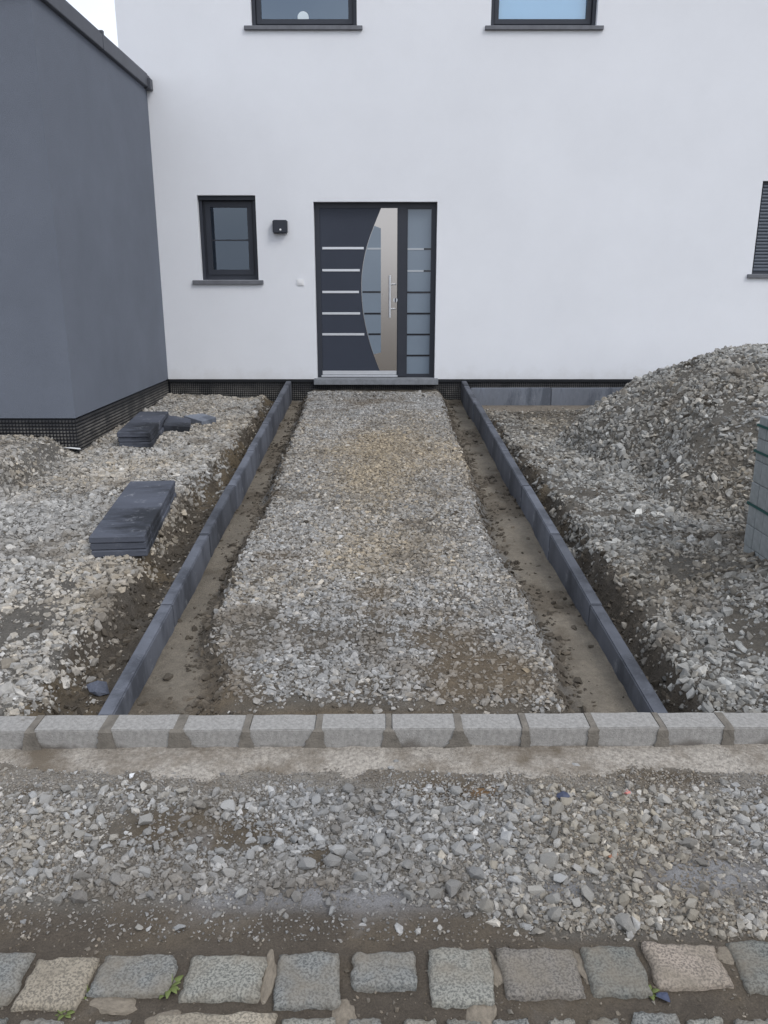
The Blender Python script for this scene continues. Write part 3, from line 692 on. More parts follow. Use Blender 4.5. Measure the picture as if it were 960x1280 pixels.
for i, xj in enumerate(KXS[1:-1]):
    yb = float(ky(xj)); wd = .014 + .014 * random.random(); hang = random.choice([(1.6, .4), (.4, 1.6), (1, 1), (.3, .4), (1.3, 1.3)])
    bm = bmesh.new(); n = 7
    # mortar: fills the joint and smears down the front face in a ragged skirt
    wt = max(.016, wd * random.uniform(.6, .95)); tp = [(xj - wt + .006 * random.random(), .1215), (xj + wt - .006 * random.random(), .1215)]
    sk = .006 + random.choice([.06, .02, .05, .03, .06]) * random.uniform(.5, 1) * (1 if xj < .3 else .15); fr_y = yb - .118
    pts = [(tp[0][0], yb - .004, 0.1224), (tp[1][0], yb - .004, 0.1224), (tp[1][0], fr_y + .004, 0.1224), (tp[0][0], fr_y + .004, 0.1224)]
    v0 = [bm.verts.new(p) for p in pts]; bm.faces.new(v0)
    rows = 10; last = (v0[3], v0[2])
    for k in range(rows):
        t = (k + 1) / rows; s = sk * t ** 1.4
        p = (bm.verts.new((xj - wd - s * hang[0] * (.75 + .5 * random.random()) + random.uniform(-.003, .003), fr_y - .005 - .003 * t, .1228 - t * .105)), bm.verts.new((xj + wd + s * hang[1] * (.75 + .5 * random.random()) + random.uniform(-.003, .003), fr_y - .005 - .003 * t, .1228 - t * .105)))
        bm.faces.new((last[0], last[1], p[1], p[0])); last = p
    ret = bmesh.ops.extrude_face_region(bm, geom=list(bm.faces))
    for v in [g_ for g_ in ret['geom'] if isinstance(g_, bmesh.types.BMVert)]: v.co.z -= .012; v.co.y += .010
    fix(link('mortar_joint', bm_done(bm, 'mortar_joint'), 'mortar', kerb), kerb)
# rough concrete footing in front of the kerb
fx = np.arange(-3.0, 3.0, .02); fy = np.linspace(2.44, 2.80, 26); FX, FY = np.meshgrid(fx, fy)
edge = 2.60 + .22 * fbm(FX, FY, 1.6, 400, 4) + .12 * fbm(FX, FY, 9, 410, 4)
FZ = height(FX, np.minimum(FY, 2.82)) + .010 + .010 * fbm(FX, FY, 12, 420, 4) - .030 * sstep(edge + .10, edge - .10, FY) + .004 * sstep(2.66, 2.76, FY)
fme = grid_mesh('kerb_footing', FX, FY, FZ)
fix(link('footing', fme, 'footing', kerb), kerb)

# ------------------------------------------------------------------ granite setts of the street
street = tag(empty('cobbled_street', (0, 1.2, 0)), 'row of worn granite setts set in mud at the street edge', kind='structure')
def sett(x0, x1, y0, y1, zt, colr, seed, jag=.0085):
    rs = np.random.default_rng(seed); n = 19
    cx, cy = (x0 + x1) / 2, (y0 + y1) / 2; hx_, hy_ = (x1 - x0) / 2, (y1 - y0) / 2
    t = np.linspace(-1, 1, n); t = np.sign(t) * np.abs(t) ** .8
    U, V = np.meshgrid(t, t); o_ = seed * 3.7
    X = hx_ * U * np.sqrt(1 - .05 * V ** 8) + jag * (1.1 * fbm(U + o_, V, 1.1, 450, 3) + 1.2 * fbm(U + o_, V, 3.5, 455, 4, .65)) * 1.6
    Y = hy_ * V * np.sqrt(1 - .05 * U ** 8) + jag * (1.1 * fbm(U + o_, V, 1.1, 460, 3) + 1.2 * fbm(U + o_, V, 3.5, 465, 4, .65)) * 1.6
    Z = .014 * fbm(U + o_, V, .9, 470, 3) + .009 * fbm(U + o_, V, 3.5, 475, 4, .6)
    m_ = np.maximum(np.abs(U), np.abs(V)); Z = Z - .011 * sstep(.86, 1.0, m_) * (1 + 1.6 * fbm(U + o_, V, 3, 480, 3))
    bm = bmesh.new(); G = [[bm.verts.new((X[a, b], Y[a, b], Z[a, b])) for b in range(n)] for a in range(n)]
    for a in range(n - 1):
        for b in range(n - 1): bm.faces.new((G[a][b], G[a][b + 1], G[a + 1][b + 1], G[a + 1][b]))
    loop = [G[0][b] for b in range(n)] + [G[a][n - 1] for a in range(1, n)] + [G[n - 1][b] for b in range(n - 2, -1, -1)] + [G[a][0] for a in range(n - 2, 0, -1)]
    low = [bm.verts.new((v.co.x * 1.01, v.co.y * 1.01, -.11)) for v in loop]; k_ = len(loop)
    for k in range(k_): bm.faces.new((loop[k], low[k], low[(k + 1) % k_], loop[(k + 1) % k_]))
    o = link('granite_sett', bm_done(bm, 'granite_sett', True), 'granite', street); fix(o, street)
    o.location = (cx, cy, zt); o.rotation_euler = (rs.normal(0, .02), rs.normal(0, .02), rs.normal(0, .02)); o.color = tuple(colr) + (1,)
M['lump'] = mat('pale_sandy_mortar', (0.24, 0.205, 0.16), 0.95, var=0.3, scale=6, bump=0.6, bscale=30)
def hull_lump(seed):
    rs = np.random.default_rng(seed); bm = bmesh.new(); bmesh.ops.create_icosphere(bm, subdivisions=3, radius=.5)
    for v in bm.verts: v.co *= 1 + .9 * float(fbm(v.co.x * 2 + seed, v.co.y * 2 + v.co.z, 1.5, 490, 4))
    return bm_done(bm, 'lump', True)
BL, BE, GR, DK, PK = (0.285, 0.285, 0.265), (0.42, 0.365, 0.285), (0.36, 0.35, 0.305), (0.235, 0.235, 0.21), (0.43, 0.36, 0.295)
row1 = [(-70, 27, 1187, 1252, BL), (29, 110, 1193, 1257, BE), (118, 216, 1190, 1240, BL), (230, 328, 1193, 1247, GR), (345, 424, 1189, 1256, BL), (440, 519, 1188, 1232, BL),
        (537, 616, 1182, 1252, GR), (627, 726, 1182, 1243, BE), (734, 806, 1182, 1240, DK), (813, 906, 1176, 1230, PK), (922, 1010, 1174, 1238, DK)]
for i, (a, b, t, q, c) in enumerate(row1):
    zt = .012; xa, ya = onZ(a, (t + q) / 2, zt); xb, _ = onZ(b, (t + q) / 2, zt); yf = onZ(480, t, zt)[1]; yn = onZ(480, q, zt)[1]
    if c is BE and 600 < a < 700: c = (.27, .245, .215)
    sett(xa, xb, yn, yf, zt, c, 500 + i)
row2 = [(-60, 10, DK), (22, 78, BL), (118, 162, BL), (188, 345, BE), (352, 420, GR), (436, 478, BL), (502, 546, GR), (558, 600, DK), (616, 662, BL), (684, 722, GR), (736, 775, DK), (792, 850, BL), (860, 905, GR), (918, 975, BL), (990, 1060, BL)]
for i, (a, b, c) in enumerate(row2):
    zt = .008; py = 1262 if i in (3, 11) else 1270; xa, ya = onZ(a, 1275, zt); xb, _ = onZ(b, 1275, zt); yf = onZ(480, py, zt)[1]
    sett(xa, xb, yf - .15, yf, zt, tuple(np.array(c) * (1.0 if i != 3 else 1.15)), 540 + i)
for i, (px, py, a, b) in enumerate(((336, 1216, .022, .075), (619, 1212, .024, .07), (727, 1206, .018, .06), (140, 1252, .06, .03), (908, 1192, .03, .03), (600, 1262, .035, .05), (430, 1262, .03, .04), (205, 1272, .04, .03))):
    xa, ya = onZ(px, py, .0); o = link('mortar_lump', hull_lump(700 + i), 'lump', street); fix(o, street)
    o.location = (xa, ya, -.010); o.scale = (a * 2.2, b * 2.2, .018); o.rotation_euler.z = random.uniform(-.2, .2)
for i, (a, b) in enumerate(((-1.98, -1.80), (-1.78, -1.58), (-1.56, -1.33), (1.25, 1.43), (1.45, 1.66), (1.68, 1.87), (1.89, 2.05))):
    sett(a, b, 1.655, 1.835, .012, (BL, GR, BE, DK, BL, PK, GR)[i], 580 + i)
    sett(a + .05, b + .04, 1.44, 1.60, .008, (GR, BL, DK, BE, GR, BL, DK)[i], 590 + i)
for r_ in range(2):
    x = -1.9 + .1 * r_; y1 = 1.425 - r_ * .19; k = 0
    while x < 1.9:
        L = random.uniform(.13, .20); sett(x, x + L, y1 - .16, y1, .004, random.choice([BL, BE, GR, DK, PK]), 600 + r_ * 40 + k); x += L + .02; k += 1

# ------------------------------------------------------------------ path edging slabs
def edging(xf, side, label, skip=0):
    root = empty('path_edging', (float(xf(6.5)), 6.5, 0)); tag(root, label, 'edging', 'edging slab rows')
    y = 2.872; k = 0
    while y < FAC - .06:
        L = min(1.0, FAC - .012 - y); ym = y + L / 2
        xo = float(xf(ym)); ang = math.atan2(float(xf(y + L)) - float(xf(y)), L)
        xc = xo + KT / 2 if side < 0 else xo - KT / 2
        bm = bmesh.new(); h_ = .27
        add_box(bm, -KT / 2, KT / 2, -L / 2 + .002, L / 2 - .002, -h_, 0)
        bmesh.ops.bevel(bm, geom=[e for e in bm.edges if max(v.co.z for v in e.verts) > -.01 or abs(e.verts[0].co.z - e.verts[1].co.z) > .1], offset=.006, segments=2, affect='EDGES')
        o = link('edging_slab', bm_done(bm, 'edging_slab'), 'slab', root); fix(o, root)
        o.location = (xc + random.uniform(-.004, .004), ym, zK(ym) + random.uniform(-.004, .004))
        o.rotation_euler = (math.atan(.0731), 0, -ang + random.uniform(-.004, .004))
        y += L + .004; k += 1
    return root
edging(kl_out, -1, 'row of dark concrete edging slabs on the garage side of the path')
edging(kr_out, 1, 'row of dark concrete edging slabs on the gravel heap side of the path')
root = empty('wall_edging', (2.3, 9.9, 0.3)); tag(root, 'blue-grey edging slabs standing along the foot of the white wall behind the heap', 'edging', 'edging slab rows')
for k in range(3):
    xa = 1.085 + k * 1.004
    o = fix(box('edging_slab', 'slab_pale', root, xa, xa + 1.0, 9.86, 9.92, .33, .600, .006, 2), root)
    o.rotation_euler.y = R(random.uniform(-.2, .2))

# ------------------------------------------------------------------ stacks of loose slabs on the gravel
def slab(cx, cy, z, L, W, T, rz, label, m='slab_stack', grp='loose edging slabs', tilt=(0, 0), broken=False):
    bm = bmesh.new(); add_box(bm, -W / 2, W / 2, -L / 2, L / 2, 0, T)
    bmesh.ops.bevel(bm, geom=list(bm.edges), offset=.007, segments=1, affect='EDGES')
    if broken:           # a snapped-off end: straight sides, one ragged break
        bm.free(); bm = bmesh.new(); q = [(-W / 2, -L / 2), (W / 2, -L / 2), (W / 2, L * .22), (W * .28, L * .36), (W * .12, L * .30), (-W * .12, L * .47), (-W * .3, L * .40), (-W / 2, L * .5)]
        lo = [bm.verts.new((a, b, 0)) for a, b in q]; hi = [bm.verts.new((a + random.uniform(-.006, .006), b - (.012 if b > 0 else 0) * random.random(), T)) for a, b in q]
        bm.faces.new(lo[::-1]); bm.faces.new(hi)
        for k_ in range(len(q)): bm.faces.new((lo[k_], lo[(k_ + 1) % len(q)], hi[(k_ + 1) % len(q)], hi[k_]))
        bmesh.ops.bevel(bm, geom=list(bm.edges), offset=.004, segments=1, affect='EDGES')
    o = link('edging_slab', bm_done(bm, 'slab'), m); o.location = (cx, cy, z); o.rotation_euler = (R(2.9) + tilt[0], tilt[1], rz)
    tag(o, label, 'slab', grp, 'thing'); return o
def gz(x, y): return float(height(np.array([x]), np.array([y]))[0])
bz0 = gz(-1.69, 5.2) - .005
RZ = math.atan2(.118, 1.21)
for k, nm in enumerate(('bottom', 'middle', 'top')):
    slab(-1.690 + (.004, -.003, 0)[k], 5.19 + (0, .004, -.003)[k], bz0 + k * .0465, 1.20, .335, .046, RZ + (.0, .004, -.003)[k],
         f'{nm} dark slab of the long low stack nearest the path edging')
bz1 = gz(-2.36, 7.7)
for k, nm in enumerate(('bottom', 'middle', 'top')):
    slab(-2.365 + (.01, -.008, .004)[k], 7.71 + (0, .01, -.006)[k], bz1 - .005 + k * .049, .97, .30, .048, .085 + (.0, .02, -.01)[k],
         f'{nm} dark slab of the stack beside the garage plinth', 'slab_stack')
cx_, cy_ = onG(228, 533, .05); slab(cx_ - .10, cy_ + .20, gz(cx_ - .1, cy_ + .2) + .02, .42, .26, .06, .18, 'broken dark slab leaning against the stack beside the garage plinth', 'slab_stack', tilt=(.05, .1), broken=True)
cx_, cy_ = onG(247, 521, .05); slab(cx_, cy_ + .1, gz(cx_, cy_ + .1) + .01, .3, .2, .06, .9, 'pale broken slab piece on gravel beyond the broken dark slab', 'slab_pale', tilt=(.06, -.1), broken=True)

# ------------------------------------------------------------------ strapped bundle of pavers
bun = empty('paver_bundle', (2.72, 4.05, .15)); tag(bun, 'strapped bundle of grey concrete pavers beside the gravel heap', 'pavers')
PX0, PY1, PZ0, PZT = 2.19, 4.57, .17, 1.085
NY, NZ, NXb = 10, 7, 3
py_, pz_, px_ = .10, (PZT - PZ0) / 7, .333
pme = box_me(-px_ / 2 + .002, px_ / 2 - .002, -py_ / 2 + .0025, py_ / 2 - .0025, -pz_ / 2 + .0015, pz_ / 2 - .0015, .004)
for i in range(NXb):
    for j in range(NY):
        for k in range(NZ):
            if 0 < i < NXb - 1 and 0 < j < NY - 1 and k < NZ - 1: continue
            o = link('paver', pme, None, bun)
            if not pme.materials: pme.materials.append(M['paver'])
            fix(o, bun); o.location = (PX0 + px_ * (i + .5) + random.uniform(-.002, .002), PY1 - py_ * (j + .5), PZ0 + pz_ * (k + .5))
for zz in (onY(947, 531, PY1)[1], onY(941, 563, PY1)[1], onY(930.6, 628, PY1)[1]):
    bm = bmesh.new(); t = .004; a = (PX0 - t, PY1 - NY * py_ - t, PX0 + NXb * px_ + t, PY1 + t)
    def lp(d, z): return [bm.verts.new(p) for p in ((a[0] - d, a[1] - d, z), (a[2] + d, a[1] - d, z), (a[2] + d, a[3] + d, z), (a[0] - d, a[3] + d, z))]
    A, B, C_, D_ = lp(0, zz - .007), lp(.003, zz - .007), lp(.003, zz + .007), lp(0, zz + .007)
    for L1, L2 in ((A, B), (B, C_), (C_, D_), (D_, A)):
        for i in range(4): bm.faces.new((L1[i], L1[(i + 1) % 4], L2[(i + 1) % 4], L2[i]))
    fix(link('strap', bm_done(bm, 'strap'), 'strap', bun), bun)

# ------------------------------------------------------------------ crushed stone
def hull_rock(seed, n, flat):
    rs = np.random.default_rng(seed)
    p = rs.normal(size=(n, 3)); p /= np.linalg.norm(p, axis=1)[:, None]
    p *= rs.uniform(.78, 1.0, (n, 1)); p *= np.array([.5 * rs.uniform(.9, 1.15), .5 * rs.uniform(.62, .85), .5 * flat])
    bm = bmesh.new()
    for q in p: bm.verts.new(q)
    r_ = bmesh.ops.convex_hull(bm, input=bm.verts)
    bmesh.ops.delete(bm, geom=list({e for e in r_['geom_interior'] + r_['geom_unused'] if isinstance(e, bmesh.types.BMVert)}), context='VERTS')
    return bm_done(bm, 'rock')
rocks = bpy.data.collections.new('rock_shapes')      # shapes only, never linked to the scene
NV = 28
for k in range(NV):
    me_ = hull_rock(900 + k, 10 + k % 6, .42 + .45 * ((k * 7) % NV) / NV)
    me_.materials.append(M['gravel']); rocks.objects.link(bpy.data.objects.new(f'rock_shape_{k:02d}', me_))

def scatter_tree():
    ng = bpy.data.node_groups.new('scatter', 'GeometryNodeTree')
    ng.interface.new_socket('Geometry', in_out='INPUT', socket_type='NodeSocketGeometry'); ng.interface.new_socket('Geometry', in_out='OUTPUT', socket_type='NodeSocketGeometry')
    n = ng.nodes; l = ng.links; gi = n.new('NodeGroupInput'); go = n.new('NodeGroupOutput')
    ci = n.new('GeometryNodeGeometryToInstance')
    for ob_ in reversed(list(rocks.objects)):
        oi_ = n.new('GeometryNodeObjectInfo'); oi_.inputs['Object'].default_value = ob_; l.new(oi_.outputs['Geometry'], ci.inputs[0])
    ip = n.new('GeometryNodeInstanceOnPoints'); ip.inputs['Pick Instance'].default_value = True
    def na(name, typ):
        a = n.new('GeometryNodeInputNamedAttribute'); a.data_type = typ; a.inputs['Name'].default_value = name; return a.outputs['Attribute']
    er = n.new('FunctionNodeEulerToRotation'); l.new(na('rot', 'FLOAT_VECTOR'), er.inputs[0])
    l.new(gi.outputs[0], ip.inputs['Points']); l.new(ci.outputs[0], ip.inputs['Instance']); l.new(na('kind_index', 'INT'), ip.inputs['Instance Index'])
    l.new(er.outputs[0], ip.inputs['Rotation']); l.new(na('scl', 'FLOAT_VECTOR'), ip.inputs['Scale']); l.new(ip.outputs[0], go.inputs[0])
    return ng
NG = scatter_tree()

def stones(x, y, size, col, sink=0.20, tiltmax=0.6):
    """point cloud with size, turn and colour for every stone"""
    n = len(x); z = height(x, y) + size * (0.22 - sink) * 1.0
    e = .02; gxn = (height(x + e, y) - height(x - e, y)) / (2 * e); gyn = (height(x, y + e) - height(x, y - e)) / (2 * e)
    rot = np.stack([np.arctan(np.clip(gyn, -1.2, 1.2)) + rng.normal(0, tiltmax * .5, n), -np.arctan(np.clip(gxn, -1.2, 1.2)) + rng.normal(0, tiltmax * .5, n), rng.uniform(0, 6.283, n)], 1)
    # Euler XYZ spins about Z last, so turn the slope tilt into that spun frame is not needed for round-ish stones
    scl = size[:, None] * rng.uniform(.85, 1.15, (n, 3))
    return dict(co=np.stack([x, y, z], 1), rot=rot, scl=scl, tint=col, idx=rng.integers(0, NV, n))
def stuff(name, parts, label, cat):
    d = {k: np.concatenate([p[k] for p in parts]) for k in parts[0]}
    n = len(d['co']); me_ = bpy.data.meshes.new(name)
    me_.vertices.add(n); me_.vertices.foreach_set('co', d['co'].astype(np.float32).ravel())
    for nm, typ, key, arr in (('rot', 'FLOAT_VECTOR', 'vector', d['rot']), ('scl', 'FLOAT_VECTOR', 'vector', d['scl']), ('kind_index', 'INT', 'value', d['idx'].astype(np.int32)),
                              ('tint', 'FLOAT_COLOR', 'color', np.concatenate([d['tint'], np.ones((n, 1))], 1))):
        a = me_.attributes.new(nm, typ, 'POINT'); a.data.foreach_set(key, np.ascontiguousarray(arr if arr.dtype == np.int32 else arr.astype(np.float32)).ravel())
    o = link(name, me_); md = o.modifiers.new('scatter', 'NODES'); md.node_group = NG
    tag(o, label, cat, kind='stuff'); return o
def tints(x, y, base, warm, wf, spread=.16, seed=0, mud=None):
    n = len(x); b = np.array(base)[None] * np.ones((n, 1)); w_ = np.array(warm)[None]
    f = np.clip(wf + 1.6 * fbm(x, y, 1.0, 700 + seed, 4) + rng.normal(0, .22, n), 0, 1)[:, None]
    c = b * (1 - f) + w_ * f
    c = c * np.exp(rng.normal(0, spread, n))[:, None] * (1 + 0.35 * fbm(x, y, 2.2, 720 + seed, 4))[:, None]
    dust = np.clip(fbm(x, y, 3.5, 740 + seed, 3) * 3 - .25, 0, .8)[:, None]
    c = c * (1 - dust) + np.array([.16, .135, .105]) * dust
    if mud is not None: c = c * (1 - .65 * mud[:, None]) + np.array([.17, .13, .085]) * .65 * mud[:, None]
    return np.clip(c, .02, .75)
def sample(x0, x1, y0, y1, dens, accept):
    n = int((x1 - x0) * (y1 - y0) * dens); x = rng.uniform(x0, x1, n); y = rng.uniform(y0, y1, n)
    k = rng.random(n) < accept(x, y); return x[k], y[k]
def sizes(n, mean, sig, lo, hi): return np.clip(mean * np.exp(rng.normal(0, sig, n)), lo, hi)
def seen(x, y, m=1.0):      # keep to the stretch of ground the street side looks on to
    lim = 0.53 * (y * .962 + .45) + m; return (np.abs(x) < lim)

# path
def wpath(x, y): return .22 + .55 * np.exp(-((x + .05) / .48) ** 2) * sstep(3.4, 4.6, y) * sstep(9.6, 8.2, y)
def a_path(x, y):
    e = .05 * fbm(x, y, 8, 800, 3)
    m = sstep(-.05, .03, x - xPL(y) + e) * sstep(-.05, .03, xPR(y) - x + e)
    bare = sstep(.10, .24, fbm(x, y, 2.0, 810, 4)) * .55
    fr_ = sstep(2.93, 3.10, y + .25 * fbm(x, y, 3, 815, 3))
    return m * (1 - bare) * (.12 + .88 * fr_) * (1 - .72 * path_mud(x, y))
x, y = sample(-1.15, 1.1, 2.9, 10.06, 5600, a_path); p1 = stones(x, y, sizes(len(x), .0245, .42, .011, .060), tints(x, y, (.30, .293, .28), (.32, .265, .19), wpath(x, y), .23, seed=1, mud=path_mud(x, y)))
x, y = sample(-1.15, 1.1, 2.9, 10.06, 6500, a_path); p2 = stones(x, y, sizes(len(x), .0115, .3, .006, .02), tints(x, y, (.21, .20, .185), (.22, .18, .13), wpath(x, y) + .08, .22, seed=1, mud=path_mud(x, y)))
stuff('path_gravel', [p1, p2], 'crushed grey and beige stone filling the path to the front door', 'gravel')

# left yard
def a_left(x, y):
    e = .10 * fbm(x, y, 6, 820, 4)
    m = sstep(.0, .08, xLE(y) - x + e * 1.5) * seen(x, y)
    bare = np.clip(blob(x, y, 25, 775, .22, .3, yard=True) * 1.2 + blob(x, y, 300, 610, .1, .1, yard=True) + blob(x, y, 150, 612, .35, .12, yard=True) * .6, 0, .9)
    bare = np.maximum(bare, sstep(.13, .26, fbm(x, y, 1.7, 825, 4)) * .6)
    return np.maximum(m * (1 - bare), .05 * (x < kl_out(y) - .05) * seen(x, y)) * ~((x < GXR) & (y > GYF))
x, y = sample(-4.9, -1.2, 2.9, 10.15, 3000, a_left); p1 = stones(x, y, sizes(len(x), .032, .45, .013, .095), tints(x, y, (.355, .345, .325), (.36, .31, .24), .30, .2, seed=2))
x, y = sample(-4.9, -1.2, 2.9, 10.15, 3600, a_left); p2 = stones(x, y, sizes(len(x), .0145, .3, .007, .026), tints(x, y, (.29, .28, .265), (.29, .25, .19), .3, seed=2))
stuff('yard_gravel', [p1, p2], 'pale crushed stone covering the yard in front of the grey garage', 'gravel')

# right yard and heap
def heap_mask(x, y):
    dx = (x - 3.70) / 1.82; dy = (y - 7.75) / np.where(y > 7.75, 1.75, 3.6); return np.sqrt(dx * dx + dy * dy)
def a_right(x, y):
    e = .10 * fbm(x, y, 6, 830, 4)
    m = sstep(.0, .09, x - xRE(y) + e * 1.5) * seen(x, y, 1.0)
    bare = np.maximum(sstep(.02, .14, fbm(x, y, 2.1, 835, 5, .6)) * .85, np.clip(blob(x, y, 735, 612, .28, .25, yard=True) * 1.1 + blob(x, y, 930, 720, .3, .12, yard=True) * .8, 0, .85))
    m = m * (1 - bare) * sstep(9.62, 9.45, y)
    return np.maximum(m, .07 * (x > kr_out(y) + .05) * (y < 9.6) * seen(x, y, 1.0))
x, y = sample(1.1, 5.6, 2.9, 9.85, 3000, a_right)
hp = heap_mask(x, y) < 1.0
s_ = np.where(hp, sizes(len(x), .034, .50, .012, .12), sizes(len(x), .033, .48, .012, .10))
cR = tints(x, y, (.28, .275, .258), (.225, .195, .152), .34, .28, seed=3)
pa = stones(x, y, s_, cR, tiltmax=.9)
x2, y2 = sample(1.1, 5.6, 2.9, 9.85, 4200, a_right); h2 = heap_mask(x2, y2) < 1.0
pb = stones(x2, y2, sizes(len(x2), .0145, .35, .006, .028), tints(x2, y2, (.18, .172, .158), (.165, .14, .108), .45, .2, seed=3))
sub = lambda d, m: {k: v[m] for k, v in d.items()}
stuff('yard_gravel', [sub(pa, ~hp), sub(pb, ~h2)], 'grey crushed stone between the path edging and the heap', 'gravel')
stuff('gravel_heap', [sub(pa, hp), sub(pb, h2)], 'tall heap of grey crushed stone against the white wall', 'gravel heap')

# lumps of earth fallen into the trenches and off the trough edges
def a_clod(x, y):
    e = .08 * fbm(x, y, 5, 870, 4)
    lt = (x < kl_out(y)) * sstep(-.20, -.02, x - xLE(y) + .02 + e) * .0 + (x < kl_out(y)) * np.exp(-((x - xLE(y) - .06 + e) / .10) ** 2)
    rt = (x > kr_out(y)) * np.exp(-((x - xRE(y) + .06 + e) / .10) ** 2) * (y < 9.5)
    inn = (x > kl_out(y) + .07) & (x < kr_out(y) - .07)
    ed = inn * (1.3 * (np.exp(-((x - xPL(y) + .06 + e * 1.5) / .07) ** 2) + np.exp(-((x - xPR(y) - .06 + e * 1.5) / .07) ** 2)) + .35 * sstep(.04, .16, fbm(x, y, 2.6, 232, 5, .6)) * ((x < xPL(y)) | (x > xPR(y))))
    hp_ = (x > xRE(y)) * sstep(.05, .18, fbm(x, y, 1.9, 835, 4)) * .5 * (y < 9.5)
    return np.clip(lt + rt + ed + hp_ + .03, 0, 1) * seen(x, y, 1.0) * ~((x < GXR) & (y > GYF))
x, y = sample(-4.9, 5.6, 2.92, 10.1, 1700, a_clod)
cc = np.array([.095, .080, .062])[None] * np.exp(rng.normal(0, .25, len(x)))[:, None] * (1 + .8 * fbm(x, y, 3, 880, 3))[:, None]
p1 = stones(x, y, sizes(len(x), .022, .55, .007, .075), np.clip(cc, .03, .3), .2)
stuff('earth_clods', [p1], 'dark brown lumps of earth along the trenches beside the edging', 'earth')

# strip between the kerb and the setts
def bare_front(x, y):
    b = 0
    for px, py, rx, ry, a in ((205, 1032, .26, .11, .97), (285, 1045, .18, .09, .9), (400, 1070, .05, .06, .8), (560, 985, .18, .05, .6), (600, 990, .08, .05, .9), (830, 975, .14, .05, .8),
                              (400, 1150, .40, .07, .95), (520, 1165, .25, .06, .9), (280, 1165, .3, .05, .8), (100, 1165, .3, .05, .7), (430, 1118, .22, .04, .7), (815, 1085, .1, .05, .7), (890, 1095, .30, .09, .8), (740, 1105, .12, .06, .75), (690, 1040, .05, .06, .5)):
        b = np.maximum(b, np.clip(a * 1.3 * blob(x, y, px, py, rx, ry), 0, a))
    return np.clip(b + .35 * fbm(x, y, 8, 845, 3), 0, 1)
def a_front(x, y):
    top = 2.53 + .09 * fbm(x, y, 3, 840, 4)
    lim = 1.86 + .12 * sstep(.55, .0, x) * (1 + fbm(x, y, 4, 842, 3))
    m = sstep(top + .03, top - .06, y) * sstep(lim - .03, lim + .05, y)
    return np.maximum(m * (1 - .97 * bare_front(x, y)), .035 * (y < 2.7) * (y > 1.86))
x, y = sample(-2.3, 2.3, 1.84, 2.75, 5200, a_front); p1 = stones(x, y, sizes(len(x), .021, .45, .009, .048), tints(x, y, (.31, .305, .295), (.30, .265, .21), .24, .24, seed=4), .17)
x, y = sample(-2.3, 2.3, 1.84, 2.76, 24000, lambda x, y: np.maximum(a_front(x, y), .16 + .6 * np.exp(-((y - 2.55 - .1 * fbm(x, y, 3, 848, 3)) / .06) ** 2))); p2 = stones(x, y, sizes(len(x), .0095, .35, .004, .017), tints(x, y, (.255, .245, .23), (.24, .20, .15), .3, .22, seed=4), .12)
x, y = sample(-2.2, 2.2, 1.3, 1.86, 3500, lambda x, y: .25 + .75 * sstep(0, .15, fbm(x, y, 5, 849, 3))); p3 = stones(x, y, sizes(len(x), .007, .45, .003, .020), tints(x, y, (.20, .18, .15), (.16, .13, .095), .5, .3, seed=5), .15)
stuff('strip_gravel', [p1, p2, p3], 'fine crushed stone between the concrete kerb and the granite setts', 'gravel')
# the largest stones of that strip, one by one, as pieces of the ground
big = []
x, y = sample(-1.5, 1.5, 1.88, 2.52, 900, a_front)
for xx, yy in zip(x, y):
    if len(big) >= 295: break
    s = float(np.clip(.049 * math.exp(rng.normal(0, .25)) * (1.12 if .0 < xx < .9 and yy < 2.2 else 1), .034, .095))
    if any((xx - b[0]) ** 2 + (yy - b[1]) ** 2 < (.40 * (s + b[2])) ** 2 for b in big): continue
    big.append((xx, yy, s))
bigme = []
for k in range(18):
    me_ = hull_rock(1500 + k, 15 + k % 6, .58 + .3 * (k % 5) / 4); me_.materials.append(M['stone']); bigme.append(me_)
bx_ = np.array([b[0] for b in big]); by_ = np.array([b[1] for b in big]); bt = tints(bx_, by_, (.33, .328, .32), (.35, .31, .245), .15, .17, seed=4); bh = height(bx_, by_)
for i, (xx, yy, s) in enumerate(big):
    o = link('stone', bigme[i % 18], None, ground); o.location = (xx, yy, bh[i] + s * .17); o.scale = (s, s * random.uniform(.85, 1.1), s * random.uniform(.8, 1.05))
    o.rotation_euler = (random.gauss(0, .25), random.gauss(0, .25), random.uniform(0, 6.28)); o.color = (*bt[i], 1)

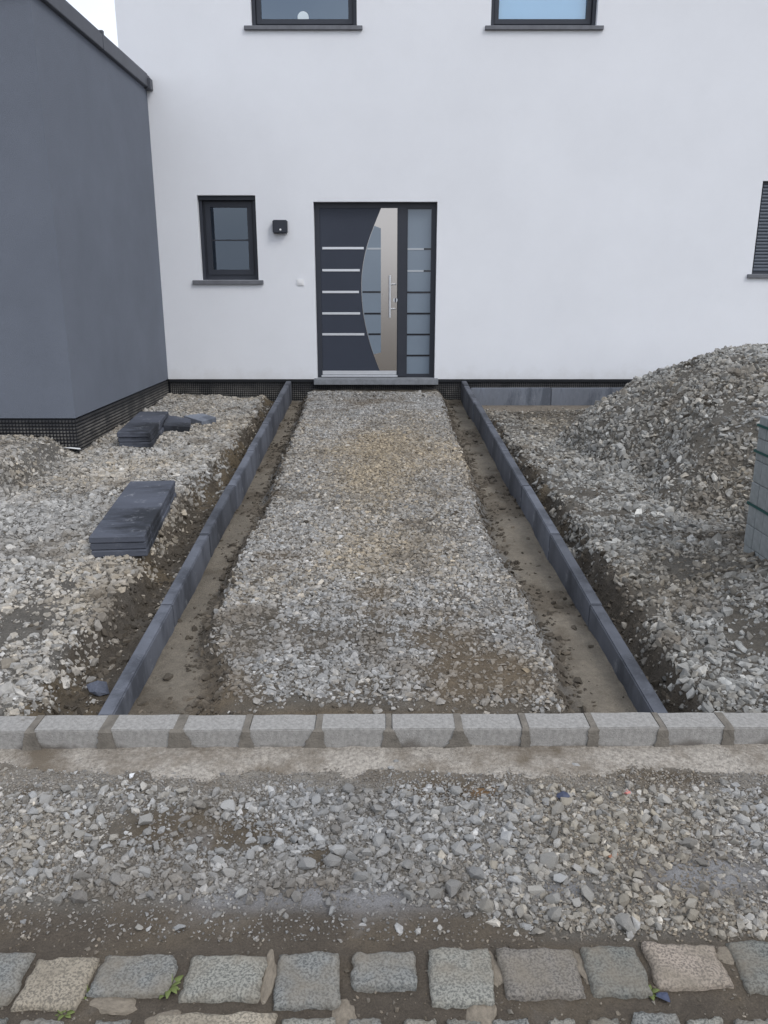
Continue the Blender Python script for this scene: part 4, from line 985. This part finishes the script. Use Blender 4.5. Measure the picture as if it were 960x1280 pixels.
# ------------------------------------------------------------------ odd bits lying about
def bit(name, m, px, py, s, label, cat, seed, z=.0, yard=False, flat=.6):
    xx, yy = onG(px, py, z) if yard else onZ(px, py, .02)
    o = link(name, hull_rock(seed, 16, flat), m); o.scale = (s, s, s); o.location = (xx, yy, gz(xx, yy) + s * .17)
    o.rotation_euler = (.15, -.1, random.uniform(0, 6)); tag(o, label, cat); return o
bit('white_sheet_scrap', 'white_stone', 90, 568, .20, 'flat whitish scrap lying at the corner of the garage plinth', 'scrap', 2010, z=.0, yard=True, flat=.12)
bit('white_pebble', 'white_stone', 165, 973, .035, 'small bright white pebble just in front of the concrete kerb', 'pebble', 2001)
bit('pink_stone_chip', 'pink_stone', 784, 992, .036, 'pink brick chip lying in the grey gravel before the kerb', 'brick chip', 2002)
bit('orange_stone_chip', 'orange_stone', 767, 1069, .040, 'orange-brown brick chip among the grey stones near the setts', 'brick chip', 2003)
bit('blue_scrap', 'blue_scrap', 704, 997, .06, 'dark blue-grey scrap lying in the gravel before the kerb', 'scrap', 2004, flat=.35)
bit('blue_scrap', 'blue_scrap', 833, 1238, .055, 'dark blue scrap in the muddy joint between the setts', 'scrap', 2006, flat=.3)
bit('slate_fragment', 'slate_stone', 124, 858, .15, 'dark slate-coloured fragment in the trench beside the path edging', 'fragment', 2005, z=-.1, yard=True, flat=.45)

def weed(px, py, s, n, label, seed):
    rs = random.Random(seed); xx, yy = onZ(px, py, 0); bm = bmesh.new()
    for k in range(n):
        a = 2 * math.pi * k / n + rs.uniform(-.4, .4); L = s * rs.uniform(.6, 1.1); wd = L * rs.uniform(.16, .26); up = rs.uniform(.35, 1.0)
        d = Vector((math.cos(a), math.sin(a), 0)); t = Vector((-math.sin(a), math.cos(a), 0)); pr = None
        for q in range(5):
            f = q / 4; c = d * (L * f) + Vector((0, 0, L * (up * f - .6 * up * f * f))); ww = wd * math.sin(math.pi * min(.97, f * .85 + .1))
            cur = (bm.verts.new(c - t * ww), bm.verts.new(c + Vector((0, 0, -ww * .3))), bm.verts.new(c + t * ww))
            if pr: bm.faces.new((pr[0], pr[1], cur[1], cur[0])); bm.faces.new((pr[1], pr[2], cur[2], cur[1]))
            pr = cur
    ret = bmesh.ops.extrude_face_region(bm, geom=list(bm.faces))
    for v in [g_ for g_ in ret['geom'] if isinstance(g_, bmesh.types.BMVert)]: v.co.z -= .0008
    plant = empty('weed', (xx, yy, gz(xx, yy) - .002)); tag(plant, label, 'weed', 'weeds between the setts')
    link('leaves', bm_done(bm, 'leaves', True), 'leaf', plant)
weed(212, 1232, .045, 11, 'small green weed between two granite setts, the bushiest of the weeds', 31)
weed(106, 1240, .032, 8, 'little green weed at the corner of the beige sett with two weeds', 32)
weed(80, 1265, .030, 7, 'tiny green weed in the muddy joint on the street side of the beige sett', 33)
weed(812, 1238, .030, 7, 'tiny yellowish weed beside the dark blue scrap between the setts', 34)
